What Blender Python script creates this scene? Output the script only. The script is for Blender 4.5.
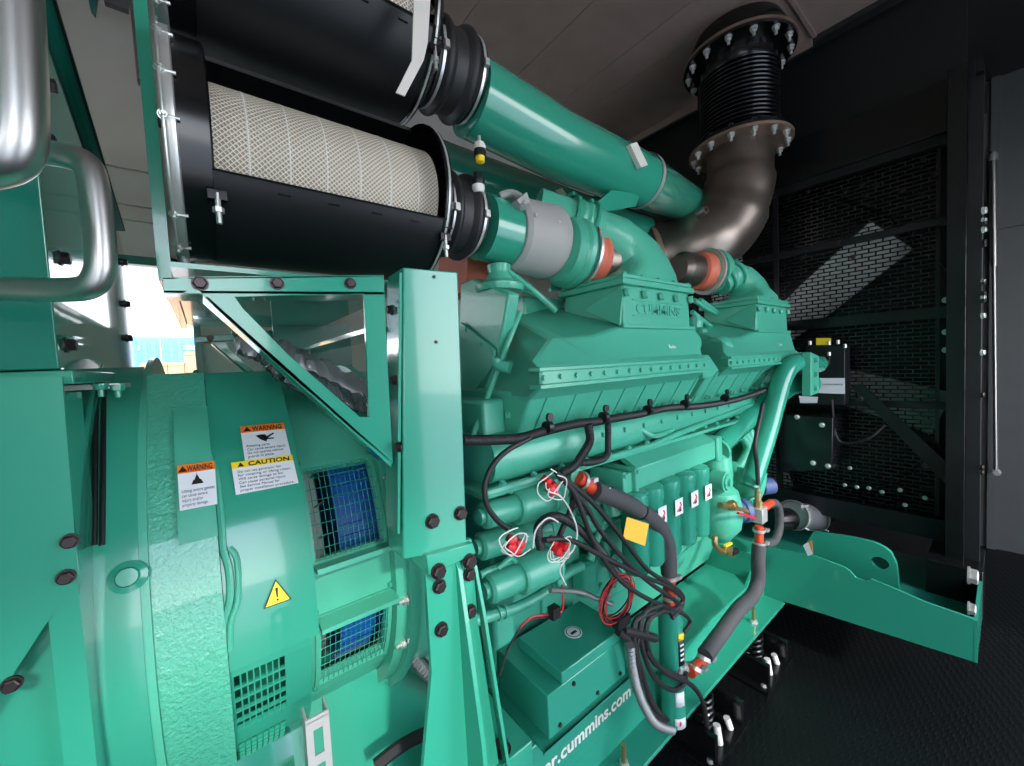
import bpy, bmesh, math, random
from mathutils import Vector, Matrix
random.seed(4)
S = bpy.context.scene
COL = S.collection
for o in list(bpy.data.objects): bpy.data.objects.remove(o)
V = Vector
PI = math.pi

# ------------------------------------------------------------------ camera
F = 391.0
_X = V((498, 43, F)).normalized()
_Y = V((-308, 4, F)); _Y = (_Y - _X * _Y.dot(_X)).normalized()
_Z = V((_X.y*_Y.z-_X.z*_Y.y, _X.z*_Y.x-_X.x*_Y.z, _X.x*_Y.y-_X.y*_Y.x))
if _Z.y < 0: _Z = -_Z
EYE = V((0, 0, 1.6))
cam_d = bpy.data.cameras.new('camera')
cam = bpy.data.objects.new('camera', cam_d); COL.objects.link(cam)
right = V((_X.x, _Y.x, _Z.x)); up = V((_X.y, _Y.y, _Z.y)); fwd = V((_X.z, _Y.z, _Z.z))
m = Matrix((right, up, -fwd)).transposed().to_4x4(); m.translation = EYE
cam.matrix_world = m
cam_d.sensor_width = 36; cam_d.lens = 36*F/1024; cam_d.clip_start = .02; cam_d.clip_end = 200
S.camera = cam

def P(px, py, x=None, y=None, z=None):
    """point seen at photo pixel (px, py) lying on the plane X=x, Y=y or Z=z"""
    c = V((px-512, 383-py, F))
    d = V((_X.dot(c), _Y.dot(c), _Z.dot(c)))
    if x is not None: t = x/d.x
    elif y is not None: t = y/d.y
    else: t = (z-1.6)/d.z
    return EYE + d*t

# ------------------------------------------------------------------ light
W = bpy.data.worlds.new('sky'); S.world = W; W.use_nodes = True
nt = W.node_tree; nt.nodes.clear()
wo = nt.nodes.new('ShaderNodeOutputWorld'); bg = nt.nodes.new('ShaderNodeBackground')
tc = nt.nodes.new('ShaderNodeTexCoord'); sx = nt.nodes.new('ShaderNodeSeparateXYZ'); cr = nt.nodes.new('ShaderNodeValToRGB')
cr.color_ramp.elements[0].position = .0; cr.color_ramp.elements[0].color = (.93, .96, 1, 1)
cr.color_ramp.elements[1].position = .8; cr.color_ramp.elements[1].color = (.45, .62, .95, 1)
nt.links.new(tc.outputs['Generated'], sx.inputs[0]); nt.links.new(sx.outputs['Z'], cr.inputs[0])
nt.links.new(cr.outputs[0], bg.inputs[0]); nt.links.new(bg.outputs[0], wo.inputs[0])
bg.inputs[1].default_value = 5.0
sl = bpy.data.lights.new('sun', 'SUN'); sl.energy = 2.2; sl.angle = math.radians(4); sl.color = (1, .96, .88)
sun = bpy.data.objects.new('sun', sl); COL.objects.link(sun)
sun.location = (0, -6, 6)
SUN_DIR = V((.05, .80, -.49))
sun.rotation_euler = SUN_DIR.to_track_quat('-Z', 'Y').to_euler()
S.view_settings.view_transform = 'Standard'; S.view_settings.look = 'None'
S.view_settings.gamma = 1; S.view_settings.use_curve_mapping = False
S.view_settings.exposure = 0.62

# ------------------------------------------------------------------ materials
def srgb(r, g, b):
    f = lambda c: (c/255/12.92) if c/255 <= .04045 else ((c/255+.055)/1.055)**2.4
    return (f(r), f(g), f(b), 1)
def mat(name, col, rough=.4, metal=0, bump=0, scale=60, coat=0, var=0, spec=None, vscale=6, trans=0):
    mt = bpy.data.materials.new(name); mt.use_nodes = True
    t = mt.node_tree; b = t.nodes['Principled BSDF']
    b.inputs['Base Color'].default_value = col; b.inputs['Roughness'].default_value = rough
    b.inputs['Metallic'].default_value = metal; b.inputs['Coat Weight'].default_value = coat
    b.inputs['Coat Roughness'].default_value = .05
    if spec is not None: b.inputs['Specular IOR Level'].default_value = spec
    if trans: b.inputs['Transmission Weight'].default_value = trans
    co = t.nodes.new('ShaderNodeTexCoord')
    if bump:
        n = t.nodes.new('ShaderNodeTexNoise'); n.inputs['Scale'].default_value = scale; n.inputs['Detail'].default_value = 3
        bu = t.nodes.new('ShaderNodeBump'); bu.inputs['Strength'].default_value = bump; bu.inputs['Distance'].default_value = .004
        t.links.new(co.outputs['Object'], n.inputs['Vector']); t.links.new(n.outputs['Fac'], bu.inputs['Height'])
        t.links.new(bu.outputs[0], b.inputs['Normal'])
    if var:
        n2 = t.nodes.new('ShaderNodeTexNoise'); n2.inputs['Scale'].default_value = vscale; n2.inputs['Detail'].default_value = 5
        rp = t.nodes.new('ShaderNodeValToRGB')
        rp.color_ramp.elements[0].position = .3; rp.color_ramp.elements[1].position = .7
        rp.color_ramp.elements[0].color = tuple(c*(1-var) for c in col[:3])+(1,)
        rp.color_ramp.elements[1].color = tuple(min(1, c*(1+var)) for c in col[:3])+(1,)
        t.links.new(co.outputs['Object'], n2.inputs['Vector']); t.links.new(n2.outputs['Fac'], rp.inputs[0])
        t.links.new(rp.outputs[0], b.inputs['Base Color'])
    return mt
GREEN = srgb(48, 150, 124)
GREEN_C = srgb(74, 170, 142)
M = dict(
 green=mat('green_gloss_paint', GREEN, .2, coat=.6, bump=.012, scale=10),
 mirror=mat('green_mirror_paint', srgb(34, 122, 104), .06, coat=1, bump=.01, scale=5),
 cast=mat('green_cast_paint', GREEN_C, .34, bump=.22, scale=90, coat=.15),
 rough=mat('green_rough_cast_paint', GREEN_C, .18, bump=1, scale=150, coat=.8),
 dgreen=mat('dark_green_paint', srgb(30, 112, 96), .3),
 black=mat('black_gloss_paint', srgb(16, 17, 18), .22, bump=.02),
 mblack=mat('black_satin_metal', srgb(22, 23, 25), .38),
 rubber=mat('black_rubber', srgb(38, 37, 38), .5),
 conduit=mat('black_corrugated_conduit', srgb(34, 33, 35), .5),
 foam=mat('grey_foam_sleeve', srgb(68, 68, 70), .75, bump=.15, scale=80),
 zinc=mat('zinc_plated_steel', srgb(212, 212, 208), .32, .65, bump=.05),
 steel=mat('brushed_stainless', srgb(188, 186, 182), .36, 1, bump=.04, scale=40),
 flex=mat('galvanised_flex', srgb(140, 140, 138), .5, .6),
 bolt=mat('dark_bolt_steel', srgb(70, 62, 62), .38, .8),
 exh=mat('raw_exhaust_steel', srgb(128, 118, 110), .36, .9, bump=.08, scale=30, var=.25, vscale=4),
 rust=mat('rust_edge_flange', srgb(150, 125, 108), .5, .6, var=.2),
 ceil=mat('brown_grey_ceiling', srgb(158, 138, 128), .42, .2, bump=.05, scale=6, var=.08),
 dceil=mat('dark_plenum_paint', srgb(34, 33, 34), .5, var=.1),
 wall=mat('grey_primed_wall', srgb(200, 192, 182), .5, .0, bump=.05, scale=4, var=.06, vscale=3),
 endw=mat('grey_end_wall', srgb(96, 97, 96), .42, .2, var=.05),
 red=mat('red_silicone_hose', srgb(205, 70, 40), .45),
 orange=mat('terracotta_turbo_boot', srgb(205, 105, 80), .55, bump=.05),
 redp=mat('red_plastic', srgb(215, 38, 45), .35),
 white=mat('white_plastic', srgb(225, 222, 215), .45),
 label=mat('white_label', srgb(228, 228, 232), .4),
 lor=mat('orange_label', srgb(240, 120, 30), .4),
 lye=mat('yellow_label', srgb(250, 215, 40), .4),
 ink=mat('black_ink', srgb(20, 20, 25), .5),
 inkb=mat('blue_grey_ink', srgb(60, 70, 90), .5),
 tag=mat('yellow_paper_tag', srgb(240, 190, 60), .6),
 blue=mat('blue_winding_steel', srgb(20, 85, 165), .35),
 bluec=mat('blue_plastic_cap', srgb(70, 88, 130), .45),
 brass=mat('brass_fitting', srgb(190, 165, 115), .35, .9),
 alu=mat('cast_aluminium', srgb(190, 190, 188), .4, .45, bump=.05),
 blanket=mat('grey_insulation_blanket', srgb(160, 158, 155), .55, bump=.3, scale=18),
 gauze=mat('silver_wrap_film', srgb(175, 172, 175), .3, .4, bump=1, scale=12),
 bag=mat('clear_plastic_bag', srgb(190, 195, 200), .12, 0, bump=.8, scale=30, trans=.75),
 wirer=mat('red_wire', srgb(190, 40, 45), .4),
 wirew=mat('white_wire', srgb(225, 222, 215), .4),
 cloth=mat('white_webbing', srgb(215, 208, 200), .7, bump=.1),
 ground=mat('outside_concrete', srgb(185, 180, 172), .8, var=.1, vscale=.6),
 bluew=mat('blue_container_paint', srgb(90, 150, 200), .5),
 wood=mat('plywood_crate', srgb(190, 140, 95), .7, var=.2, vscale=3),
 cream=mat('cream_paint', srgb(235, 228, 215), .6),
 yell=mat('yellow_paint', srgb(240, 190, 60), .5),
)
def filter_mat():
    mt = bpy.data.materials.new('filter_wire_mesh'); mt.use_nodes = True
    t = mt.node_tree; b = t.nodes['Principled BSDF']; b.inputs['Roughness'].default_value = .5
    co = t.nodes.new('ShaderNodeUVMap'); sp = t.nodes.new('ShaderNodeSeparateXYZ')
    t.links.new(co.outputs[0], sp.inputs[0])
    def math_(op, a, bb):
        n = t.nodes.new('ShaderNodeMath'); n.operation = op
        for i, q in enumerate((a, bb)):
            if q is None: continue
            if isinstance(q, (int, float)): n.inputs[i].default_value = q
            else: t.links.new(q, n.inputs[i])
        return n.outputs[0]
    a = math_('MULTIPLY', sp.outputs['X'], 2*PI); c = math_('MULTIPLY', sp.outputs['Y'], 2*PI)
    s1 = math_('ABSOLUTE', math_('SINE', math_('ADD', a, c), None), None)
    s2 = math_('ABSOLUTE', math_('SINE', math_('SUBTRACT', a, c), None), None)
    h = math_('MINIMUM', s1, s2)
    rp = t.nodes.new('ShaderNodeValToRGB')
    rp.color_ramp.elements[0].position = .12; rp.color_ramp.elements[0].color = srgb(245, 240, 226)
    rp.color_ramp.elements[1].position = .5; rp.color_ramp.elements[1].color = srgb(165, 150, 130)
    t.links.new(h, rp.inputs[0]); t.links.new(rp.outputs[0], b.inputs['Base Color'])
    bu = t.nodes.new('ShaderNodeBump'); bu.invert = True; bu.inputs['Strength'].default_value = .6; bu.inputs['Distance'].default_value = .003
    t.links.new(h, bu.inputs['Height']); t.links.new(bu.outputs[0], b.inputs['Normal'])
    return mt
M['mesh'] = filter_mat()
def floor_mat():
    mt = mat('black_tread_plate', srgb(12, 14, 15), .42, 0, spec=.35)
    t = mt.node_tree; b = t.nodes['Principled BSDF']
    co = t.nodes.new('ShaderNodeTexCoord')
    hs = []
    for ang, off in ((45, 0), (-45, .5)):
        mp = t.nodes.new('ShaderNodeMapping'); mp.inputs['Rotation'].default_value = (0, 0, math.radians(ang)); mp.inputs['Location'].default_value = (off, off*.3, 0)
        mp.inputs['Scale'].default_value = (18, 45, 1)
        vo = t.nodes.new('ShaderNodeTexVoronoi'); vo.inputs['Scale'].default_value = 1; vo.inputs['Randomness'].default_value = 0
        vo.voronoi_dimensions = '2D'
        t.links.new(co.outputs['Object'], mp.inputs[0]); t.links.new(mp.outputs[0], vo.inputs['Vector'])
        hs.append(vo.outputs['Distance'])
    mn = t.nodes.new('ShaderNodeMath'); mn.operation = 'MINIMUM'; t.links.new(hs[0], mn.inputs[0]); t.links.new(hs[1], mn.inputs[1])
    mr = t.nodes.new('ShaderNodeMapRange'); mr.inputs['From Min'].default_value = .15; mr.inputs['From Max'].default_value = .3
    mr.inputs['To Min'].default_value = 1; mr.inputs['To Max'].default_value = 0
    t.links.new(mn.outputs[0], mr.inputs['Value'])
    bu = t.nodes.new('ShaderNodeBump'); bu.inputs['Strength'].default_value = .4; bu.inputs['Distance'].default_value = .003
    t.links.new(mr.outputs[0], bu.inputs['Height']); t.links.new(bu.outputs[0], b.inputs['Normal'])
    return mt
M['floor'] = floor_mat()

# ------------------------------------------------------------------ mesh helpers
class MB:
    def __init__(s): s.bm = bmesh.new(); s.uv = None
    def face(s, vs):
        try: return s.bm.faces.new(vs)
        except ValueError: return None
    def hexa(s, p):   # 8 points: bottom ring 0-3, top ring 4-7
        v = [s.bm.verts.new(q) for q in p]
        for f in ((3,2,1,0),(4,5,6,7),(0,1,5,4),(1,2,6,5),(2,3,7,6),(3,0,4,7)): s.face([v[i] for i in f])
        return s
    def box(s, x0, x1, y0, y1, z0, z1):
        return s.hexa([V(q) for q in ((x0,y0,z0),(x1,y0,z0),(x1,y1,z0),(x0,y1,z0),(x0,y0,z1),(x1,y0,z1),(x1,y1,z1),(x0,y1,z1))])
    def bar(s, a, b, w, h, upv=(0,0,1)):
        a, b = V(a), V(b); d = (b-a).normalized(); upv = V(upv)
        if abs(d.dot(upv)) > .98: upv = V((0,1,0))
        u = d.cross(upv).normalized(); n = u.cross(d).normalized()
        u *= w/2; n *= h/2
        return s.hexa([a-u-n, a+u-n, a+u+n, a-u+n, b-u-n, b+u-n, b+u+n, b-u+n])
    def prism(s, pts, vec):
        vec = V(vec); a = [s.bm.verts.new(V(p)) for p in pts]; b = [s.bm.verts.new(V(p)+vec) for p in pts]
        s.face(list(reversed(a))); s.face(b); n = len(a)
        for i in range(n): s.face([a[i], a[(i+1)%n], b[(i+1)%n], b[i]])
        return s
    def rings(s, rs, caps=True, closed=False):
        vs = [[s.bm.verts.new(p) for p in r] for r in rs]
        k = len(vs); rng = range(k if closed else k-1)
        for i in rng:
            A, B = vs[i], vs[(i+1)%k]; n = len(A)
            for j in range(n): s.face([A[j], A[(j+1)%n], B[(j+1)%n], B[j]])
        if caps and not closed:
            s.face(list(reversed(vs[0]))); s.face(vs[-1])
        return s
    def frame(s, d):
        d = V(d).normalized(); h = V((0,0,1)) if abs(d.z) < .9 else V((0,1,0))
        u = d.cross(h).normalized(); return d, u, u.cross(d).normalized()
    def lathe(s, o, axis, prof, seg=32, caps=True):   # prof: (t along axis, radius)
        o = V(o); d, u, w = s.frame(axis)
        return s.rings([[o+d*t+(u*math.cos(a)+w*math.sin(a))*max(r, 1e-4) for a in [2*PI*j/seg for j in range(seg)]] for t, r in prof], caps)
    def cyl(s, a, b, r, r2=None, seg=20):
        a, b = V(a), V(b)
        return s.lathe(a, b-a, [(0, r), ((b-a).length, r if r2 is None else r2)], seg)
    def tube(s, pts, r, seg=12, smooth=6, closed=False, ribs=0, ribamp=0):
        pts = [V(p) for p in pts]
        if smooth: pts = spline(pts, smooth, closed)
        if ribs:
            L = sum((pts[i+1]-pts[i]).length for i in range(len(pts)-1)); n = max(4, int(L/ribs))*2
            pts = resample(pts, n)
        rs = []; n = len(pts); prev = None
        for i, p in enumerate(pts):
            if closed: d = pts[(i+1)%n]-pts[i-1]
            else: d = pts[min(i+1, n-1)]-pts[max(i-1, 0)]
            d.normalize()
            if prev is None: _, u, w = s.frame(d)
            else:
                u = prev-d*prev.dot(d); u.normalize(); w = u.cross(d)
            prev = u
            rr = r[min(len(r)-1, int(i/(n-1)*(len(r)-1)+.5))] if isinstance(r, (list, tuple)) else r
            if ribs and i % 2: rr = rr*(1-ribamp)
            rs.append([p+(u*math.cos(a)+w*math.sin(a))*rr for a in [2*PI*j/seg for j in range(seg)]])
        return s.rings(rs, True, closed)
    def sphere(s, c, r, seg=16, sc=(1,1,1)):
        n = seg//2; c = V(c)
        return s.rings([[c+V((sc[0]*r*math.sin(max(PI*i/n,.01) if i<n else PI-.01)*math.cos(2*PI*j/seg), sc[1]*r*math.sin(max(PI*i/n,.01) if i<n else PI-.01)*math.sin(2*PI*j/seg), sc[2]*r*math.cos(PI*i/n))) for j in range(seg)] for i in range(n+1)])
    def build(s, name, m, parent=None, bevel=0, smooth=True, solid=0):
        bmesh.ops.recalc_face_normals(s.bm, faces=s.bm.faces)
        org = origin(parent)
        for v in s.bm.verts: v.co -= org
        if smooth:
            for f in s.bm.faces: f.smooth = True
            for e in s.bm.edges:
                if len(e.link_faces) == 2 and e.calc_face_angle(0) > .55: e.smooth = False
        me = bpy.data.meshes.new(name); s.bm.to_mesh(me); s.bm.free()
        me.materials.append(M[m] if isinstance(m, str) else m)
        o = bpy.data.objects.new(name, me); COL.objects.link(o)
        if parent: o.parent = parent
        ORG[o.name] = org
        if solid:
            q = o.modifiers.new('thickness', 'SOLIDIFY'); q.thickness = solid; q.offset = 0
        if bevel:
            q = o.modifiers.new('bevel', 'BEVEL'); q.width = bevel; q.segments = 2; q.limit_method = 'ANGLE'; q.angle_limit = .6
        return o
ORG = {}
def origin(o):
    return ORG[o.name].copy() if o is not None else V((0,0,0))
def spline(pts, k=6, closed=False):
    out = []; n = len(pts)
    for i in range(n if closed else n-1):
        if closed: a, b, c, d = pts[i-1], pts[i], pts[(i+1)%n], pts[(i+2)%n]
        else: a, b, c, d = pts[max(i-1,0)], pts[i], pts[i+1], pts[min(i+2,n-1)]
        for j in range(k):
            t = j/k
            out.append(.5*((2*b)+(c-a)*t+(2*a-5*b+4*c-d)*t*t+(3*b-a-3*c+d)*t**3))
    if not closed: out.append(pts[-1].copy())
    return out
def resample(pts, n):
    L = [0]
    for i in range(len(pts)-1): L.append(L[-1]+(pts[i+1]-pts[i]).length)
    out = []; j = 0
    for i in range(n+1):
        t = L[-1]*i/n
        while j < len(L)-2 and L[j+1] < t: j += 1
        f = (t-L[j])/max(1e-9, L[j+1]-L[j]); out.append(pts[j].lerp(pts[j+1], min(1, f)))
    return out
def tag(o, label=None, cat=None, group=None, kind=None):
    if label: o['label'] = label
    if cat: o['category'] = cat
    if group: o['group'] = group
    if kind: o['kind'] = kind
    return o
def thing(name, loc, label, cat, group=None):
    o = bpy.data.objects.new(name, None); COL.objects.link(o); o.location = V(loc); o.empty_display_size = .05
    ORG[o.name] = V(loc); return tag(o, label, cat, group)
def struct(o): o['kind'] = 'structure'; return o

_bc = {}
def bolt(parent, pos, d, r=.012, h=None, m='bolt', stud=0, name='bolt', washer=True):
    h = h or r*.9
    key = (round(r,4), round(h,4), m, round(stud,4), washer)
    if key not in _bc:
        b = MB(); z = V((0,0,1))
        if washer: b.lathe((0,0,0), z, [(-.001, r*1.35), (r*.22, r*1.35)], 20)
        b.lathe((0,0,r*.2), z, [(0, r*1.12), (h*.85, r*1.12), (h, r*.92)], 6)
        if stud: b.lathe((0,0,0), z, [(0, r*.55), (h+stud, r*.55), (h+stud+r*.15, r*.42)], 12)
        me_o = b.build('bolt_tmp', m); _bc[key] = me_o.data; bpy.data.objects.remove(me_o)
    o = bpy.data.objects.new(name, _bc[key]); COL.objects.link(o)
    q = V(d).normalized().to_track_quat('Z', 'Y')
    o.rotation_mode = 'QUATERNION'; o.rotation_quaternion = q
    org = origin(parent); o.location = V(pos)-org
    if parent: o.parent = parent
    ORG[o.name] = V(pos)
    return o
def text(s, pos, xdir, ydir, size, m, parent, name='lettering', bold=0, ext=.0006, align='LEFT', width=None):
    cu = bpy.data.curves.new(name, 'FONT'); cu.body = s; cu.size = size; cu.extrude = ext; cu.offset = bold; cu.align_x = align
    cu.resolution_u = 3
    o = bpy.data.objects.new(name, cu); COL.objects.link(o)
    dg = bpy.context.evaluated_depsgraph_get(); me = bpy.data.meshes.new_from_object(o.evaluated_get(dg))
    bpy.data.objects.remove(o)
    xd = V(xdir).normalized(); yd = V(ydir); yd = (yd-xd*yd.dot(xd)).normalized(); zd = xd.cross(yd)
    if width and len(me.vertices):
        xs = [v.co.x for v in me.vertices]; k_ = width/max(1e-6, max(xs)-min(xs))
        for v in me.vertices: v.co.x *= k_
    R = Matrix((xd, yd, zd)).transposed().to_4x4(); R.translation = V(pos)-origin(parent)
    me.transform(R); me.materials.clear(); me.materials.append(M[m] if isinstance(m, str) else m)
    t = bpy.data.objects.new(name, me); COL.objects.link(t); t.parent = parent; ORG[t.name] = origin(parent)
    return t
def quad_uv(o, u, v):  # point on quad o=[TL,TR,BR,BL] at u right, v down
    a = o[0].lerp(o[1], u); b = o[3].lerp(o[2], u); return a.lerp(b, v)
def sticker(parent, q, head, headtxt, lines, name='warning_label', symbol=None, lab=None):
    """a printed label on quad q = TL,TR,BR,BL with coloured header"""
    xd = (q[1]-q[0]); yd = (q[0]-q[3]); n = xd.cross(yd).normalized(); e = n*.0012
    base = MB().prism([q[3], q[2], q[1], q[0]], e).build(name, 'label', parent)
    if lab: base['label'] = lab
    H = yd.length; Wd = xd.length; hh = .2 if head else 0
    if head:
        MB().prism([quad_uv(q,0,hh)+e, quad_uv(q,1,hh)+e, quad_uv(q,1,0)+e, quad_uv(q,0,0)+e], n*.0005).build('header', head, base)
        s_ = H*hh*.95
        if headtxt:
            text(headtxt, quad_uv(q,.25,hh*.86)+n*.0018, xd, yd, s_, 'ink', base, bold=.0003, width=Wd*.68)
            c = quad_uv(q,.14,hh*.5)+n*.0018; u = xd.normalized()*s_*.42; w = yd.normalized()*s_*.36
            MB().prism([c-u-w, c+u-w, c+w], n*.0004).build('symbol', 'ink', base)
    k = len(lines)
    if k:
        v0 = symbol and .55 or hh+.06; dv = (1-v0-.05)/k
        for i, l in enumerate(lines):
            text(l, quad_uv(q,.07,v0+dv*(i+.85))+n*.0014, xd, yd, H*dv*.95, 'ink' if not symbol else 'inkb', base, ext=.0003, width=Wd*.86*min(1, len(l)/max(len(q_) for q_ in lines)) if l else None)
    if symbol == 'person':
        c = quad_uv(q,.5,.38)+n*.0014; U = xd.normalized()*Wd; Wv = yd.normalized()*H
        b = MB()
        b.prism([c-U*.16-Wv*.1, c+U*.16-Wv*.1, c+U*.1+Wv*.0, c-U*.1+Wv*0], n*.0004)
        b.prism([c-U*.07+Wv*.0, c+U*.07+Wv*0, c+U*.02+Wv*.1, c-U*.02+Wv*.1], n*.0004)
        b.prism([c-U*.008+Wv*.09, c+U*.008+Wv*.09, c+U*.008+Wv*.15, c-U*.008+Wv*.15], n*.0004)
        b.build('symbol', 'ink', base)
    if symbol == 'hand':
        c = quad_uv(q,.5,.4)+n*.0014; U = xd.normalized()*Wd; Wv = yd.normalized()*H
        b = MB()
        b.prism([c-U*.2+Wv*.08, c-U*.1-Wv*.05, c+U*.02-Wv*.13, c+U*.06-Wv*.02, c+U*.02+Wv*.09, c-U*.08+Wv*.1], n*.0004)
        b.prism([c+U*.0-Wv*.0, c+U*.2+Wv*.12, c+U*.23+Wv*.09, c+U*.04-Wv*.04], n*.0004)
        b.prism([c+U*.02-Wv*.06, c+U*.2-Wv*.07, c+U*.2-Wv*.03, c+U*.02-Wv*.02], n*.0004)
        b.build('symbol', 'ink', base)
    return base
def rrect(cx, cz, hw, hh, r, n=4):
    out = []
    for sx_, sz_, a0 in ((1,1,0),(-1,1,90),(-1,-1,180),(1,-1,270)):
        for i in range(n+1):
            a = math.radians(a0+90*i/n); out.append((cx+sx_*(hw-r)+r*math.cos(a), cz+sz_*(hh-r)+r*math.sin(a)))
    return out
#@@STRUCT
# ================================================================== SETTING
struct(MB().box(-2.4, 5.2, -1.6, 2.7, -.05, 0).build('floor', 'floor', smooth=False))
b = MB()
sx_ = [-2.4, -1.2, -.4, .45, 1.29, 1.8, 2.25, 2.5, 3.13]
for i in range(len(sx_)-1): b.box(sx_[i]+.002, sx_[i+1]-.002, -1.6, 2.7, 3.55, 3.6)
b.box(-2.4, 3.13, -1.6, 2.7, 3.6, 3.62)
b.box(2.2, 3.12, .755, .775, 3.535, 3.56)
b.box(3.12, 3.14, .78, 2.7, 3.50, 3.56)
struct(b.build('ceiling', 'ceil', smooth=False))
struct(MB().box(3.135, 4.75, -1.6, 2.7, 3.52, 3.58).build('ceiling_plenum', 'dceil', smooth=False))
# far side wall with the loading doorway
b = MB()
b.box(-2.4, -1.6, 2.6, 2.68, 0, 3.55); b.box(-1.6, -.03, 2.6, 2.68, 2.17, 3.55); b.box(-.03, 3.2, 2.6, 2.68, 0, 3.55)
for z in (2.62, 2.45, 2.38): b.bar((-2.4, 2.585, z), (0.0, 2.585, z), .02, .022)
struct(b.build('wall_far', 'wall', smooth=False))
struct(MB().box(3.2, 4.75, 2.6, 2.68, 0, 3.55).build('wall_far_plenum', 'dceil', smooth=False))
b = MB(); b.box(-.025, .0, 2.58, 2.6, 0, 2.2); b.box(-1.62, 0, 2.57, 2.6, 2.16, 2.2); struct(b.build('trim_1', 'dgreen', smooth=False))
b = MB(); b.box(4.7, 4.78, -1.6, 2.7, 0, 3.55)
b.box(4.66, 4.7, -1.6, .12, 2.42, 2.47); b.box(4.67, 4.7, .055, .10, 0, 3.52)
struct(b.build('wall_right', 'endw', smooth=False))
struct(MB().box(-2.48, -2.4, -1.6, 2.7, 0, 3.55).build('wall_left', 'wall', smooth=False))
b = MB(); b.box(-2.4, 4.7, -1.68, -1.6, 2.75, 3.55); b.box(3.3, 4.7, -1.68, -1.6, 0, 2.75); b.box(-2.4, -2.0, -1.68, -1.6, 0, 2.75); b.box(-1.1, -.42, -1.68, -1.6, 0, 2.75); b.box(.35, 1.38, -1.68, -1.6, 0, 2.75)
struct(b.build('wall_near', 'wall', smooth=False))  # unseen near side; piers and openings placed to shape daylight and reflections
# hanging channel on the far wall
t = thing('ceiling_channel', (-.16, 2.0, 3.0), 'brown steel channel hanging from the ceiling beside the filter mounting plate', 'channel')
b = MB(); p = [P(127, -30, y=2.1), P(150, -30, y=2.1), P(152, 82, y=2.1), P(138, 84, y=2.1)]
b.prism(p, (0, .01, 0)).build('web', 'ceil', t)
b = MB(); b.prism([P(127, -30, y=2.1), P(130, -30, y=2.1), P(141, 84, y=2.1), P(138, 84, y=2.1)], (0, -.03, 0)).build('flange', 'exh', t)
t = tag(MB().prism([P(86, -12, y=2.4), P(98, -12, y=2.4), P(94, 13, y=2.4), P(90, 8, y=2.4)], (0, .03, 0)).build('ceiling_bracket', 'dgreen'), 'small green bracket at the top of the far grey wall', 'bracket')
t = tag(MB().prism([P(105, -12, y=2.45), P(130, -12, y=2.45), P(128, 10, y=2.45), P(104, 1, y=2.45)], (0, .03, 0)).build('wall_panel', 'endw'), 'grey blue panel high on the far wall beside the brown channel', 'panel')

# outside the doorway
tag(MB().box(-30, 20, 2.7, 40, -.12, -.06).build('ground', 'ground', smooth=False), 'pale concrete yard outside the far doorway', 'ground', kind='structure')
tag(MB().box(-12, 12, -30, -1.7, -.12, -.06).build('ground', 'ground', smooth=False), 'pale concrete yard in front of the open enclosure side', 'ground', kind='structure')
t = thing('container', (-3, 16, 0), 'light blue shipping container standing in the yard beyond the doorway', 'container')
b = MB(); b.box(-6, 3, 16, 18.4, 0, 2.95)
for i in range(45): b.box(-6+i*.2, -5.9+i*.2, 15.96, 16, .15, 2.8)
b.build('body', 'bluew', t, smooth=False)
b = MB()
for x in (-2.55, -1.0): b.box(x, x+.02, 15.9, 15.96, .1, 2.85)
b.build('door_bar', 'white', t)
for x in (-1.95, -.45): MB().box(x, x+.5, 15.94, 15.955, 2.55, 2.68).build('nameplate', 'label', t)
t = thing('shed', (-3.2, 12.5, 0), 'cream cabin with a yellow roof edge beyond the doorway', 'cabin')
MB().box(-3.5, -1.35, 12, 14, 0, 2.35).build('wall', 'cream', t); MB().box(-3.6, -1.7, 11.9, 14.1, 2.35, 2.47).build('roof_edge', 'yell', t)
MB().box(-1.33, -1.2, 12.1, 12.6, .0, 1.9).build('post', 'wood', t)
for i, (x0, x1, z1, lab) in enumerate(((-.93, -.55, 1.95, 'low brown plywood crate, the left one beyond the doorway'), (-.54, -.3, 1.95, 'narrow plywood crate between the other two crates'), (-.29, .5, 2.15, 'tall plywood crate, the right one beyond the doorway'))):
    t = thing('plywood_crate', ((x0+x1)/2, 10, 0), lab, 'crate', 'crates in the yard')
    MB().box(x0, x1, 10, 10.8, 0, z1).build('crate_box', 'wood', t, smooth=False)
    b = MB()
    for z in (z1-.06, z1-.4, .1): b.box(x0, x1, 9.97, 10, z, z+.05)
    b.build('batten', 'wood', t, smooth=False)

# ================================================================== SKID
t = thing('skid_base', (1.0, 1.28, .2), 'green steel skid base with flanged rail carrying engine and generator', 'base frame')
SK = t
b = MB(); b.box(-1.2, 2.45, .855, 1.12, .215, .352); b.build('rail', 'green', t, bevel=.006)
MB().box(-1.2, 1.17, .8545, .98, .30, .475).build('rail_riser', 'green', t, bevel=.004)
MB().box(-1.2, 2.50, .756, .87, .203, .219).build('rail_flange', 'green', t, bevel=.002)
b = MB(); b.box(-1.2, 2.45, 1.44, 1.705, .215, .352); b.build('rail', 'green', t, bevel=.006)
MB().box(-1.2, 2.50, 1.69, 1.80, .203, .219).build('rail_flange', 'green', t, bevel=.002)
pp = [(790,547),(815,556),(844,567),(850,571),(856,578),(865,581),(871,579),(900,591),(925,602),(974,619),(974,662),(792,598)]
q = [P(x, y, x=2.42) for x, y in pp]; q[0].y = .86; q[-1].y = .86; q[0].z=.50; q[-1].z=.215
MB().prism(q, (.012, 0, 0)).build('cross_beam', 'green', t, bevel=.001)
b = MB(); b.box(2.42, 3.2, .072, .084, q[-2].z, q[-3].z-.005); b.build('side_plate', 'green', t)
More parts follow.
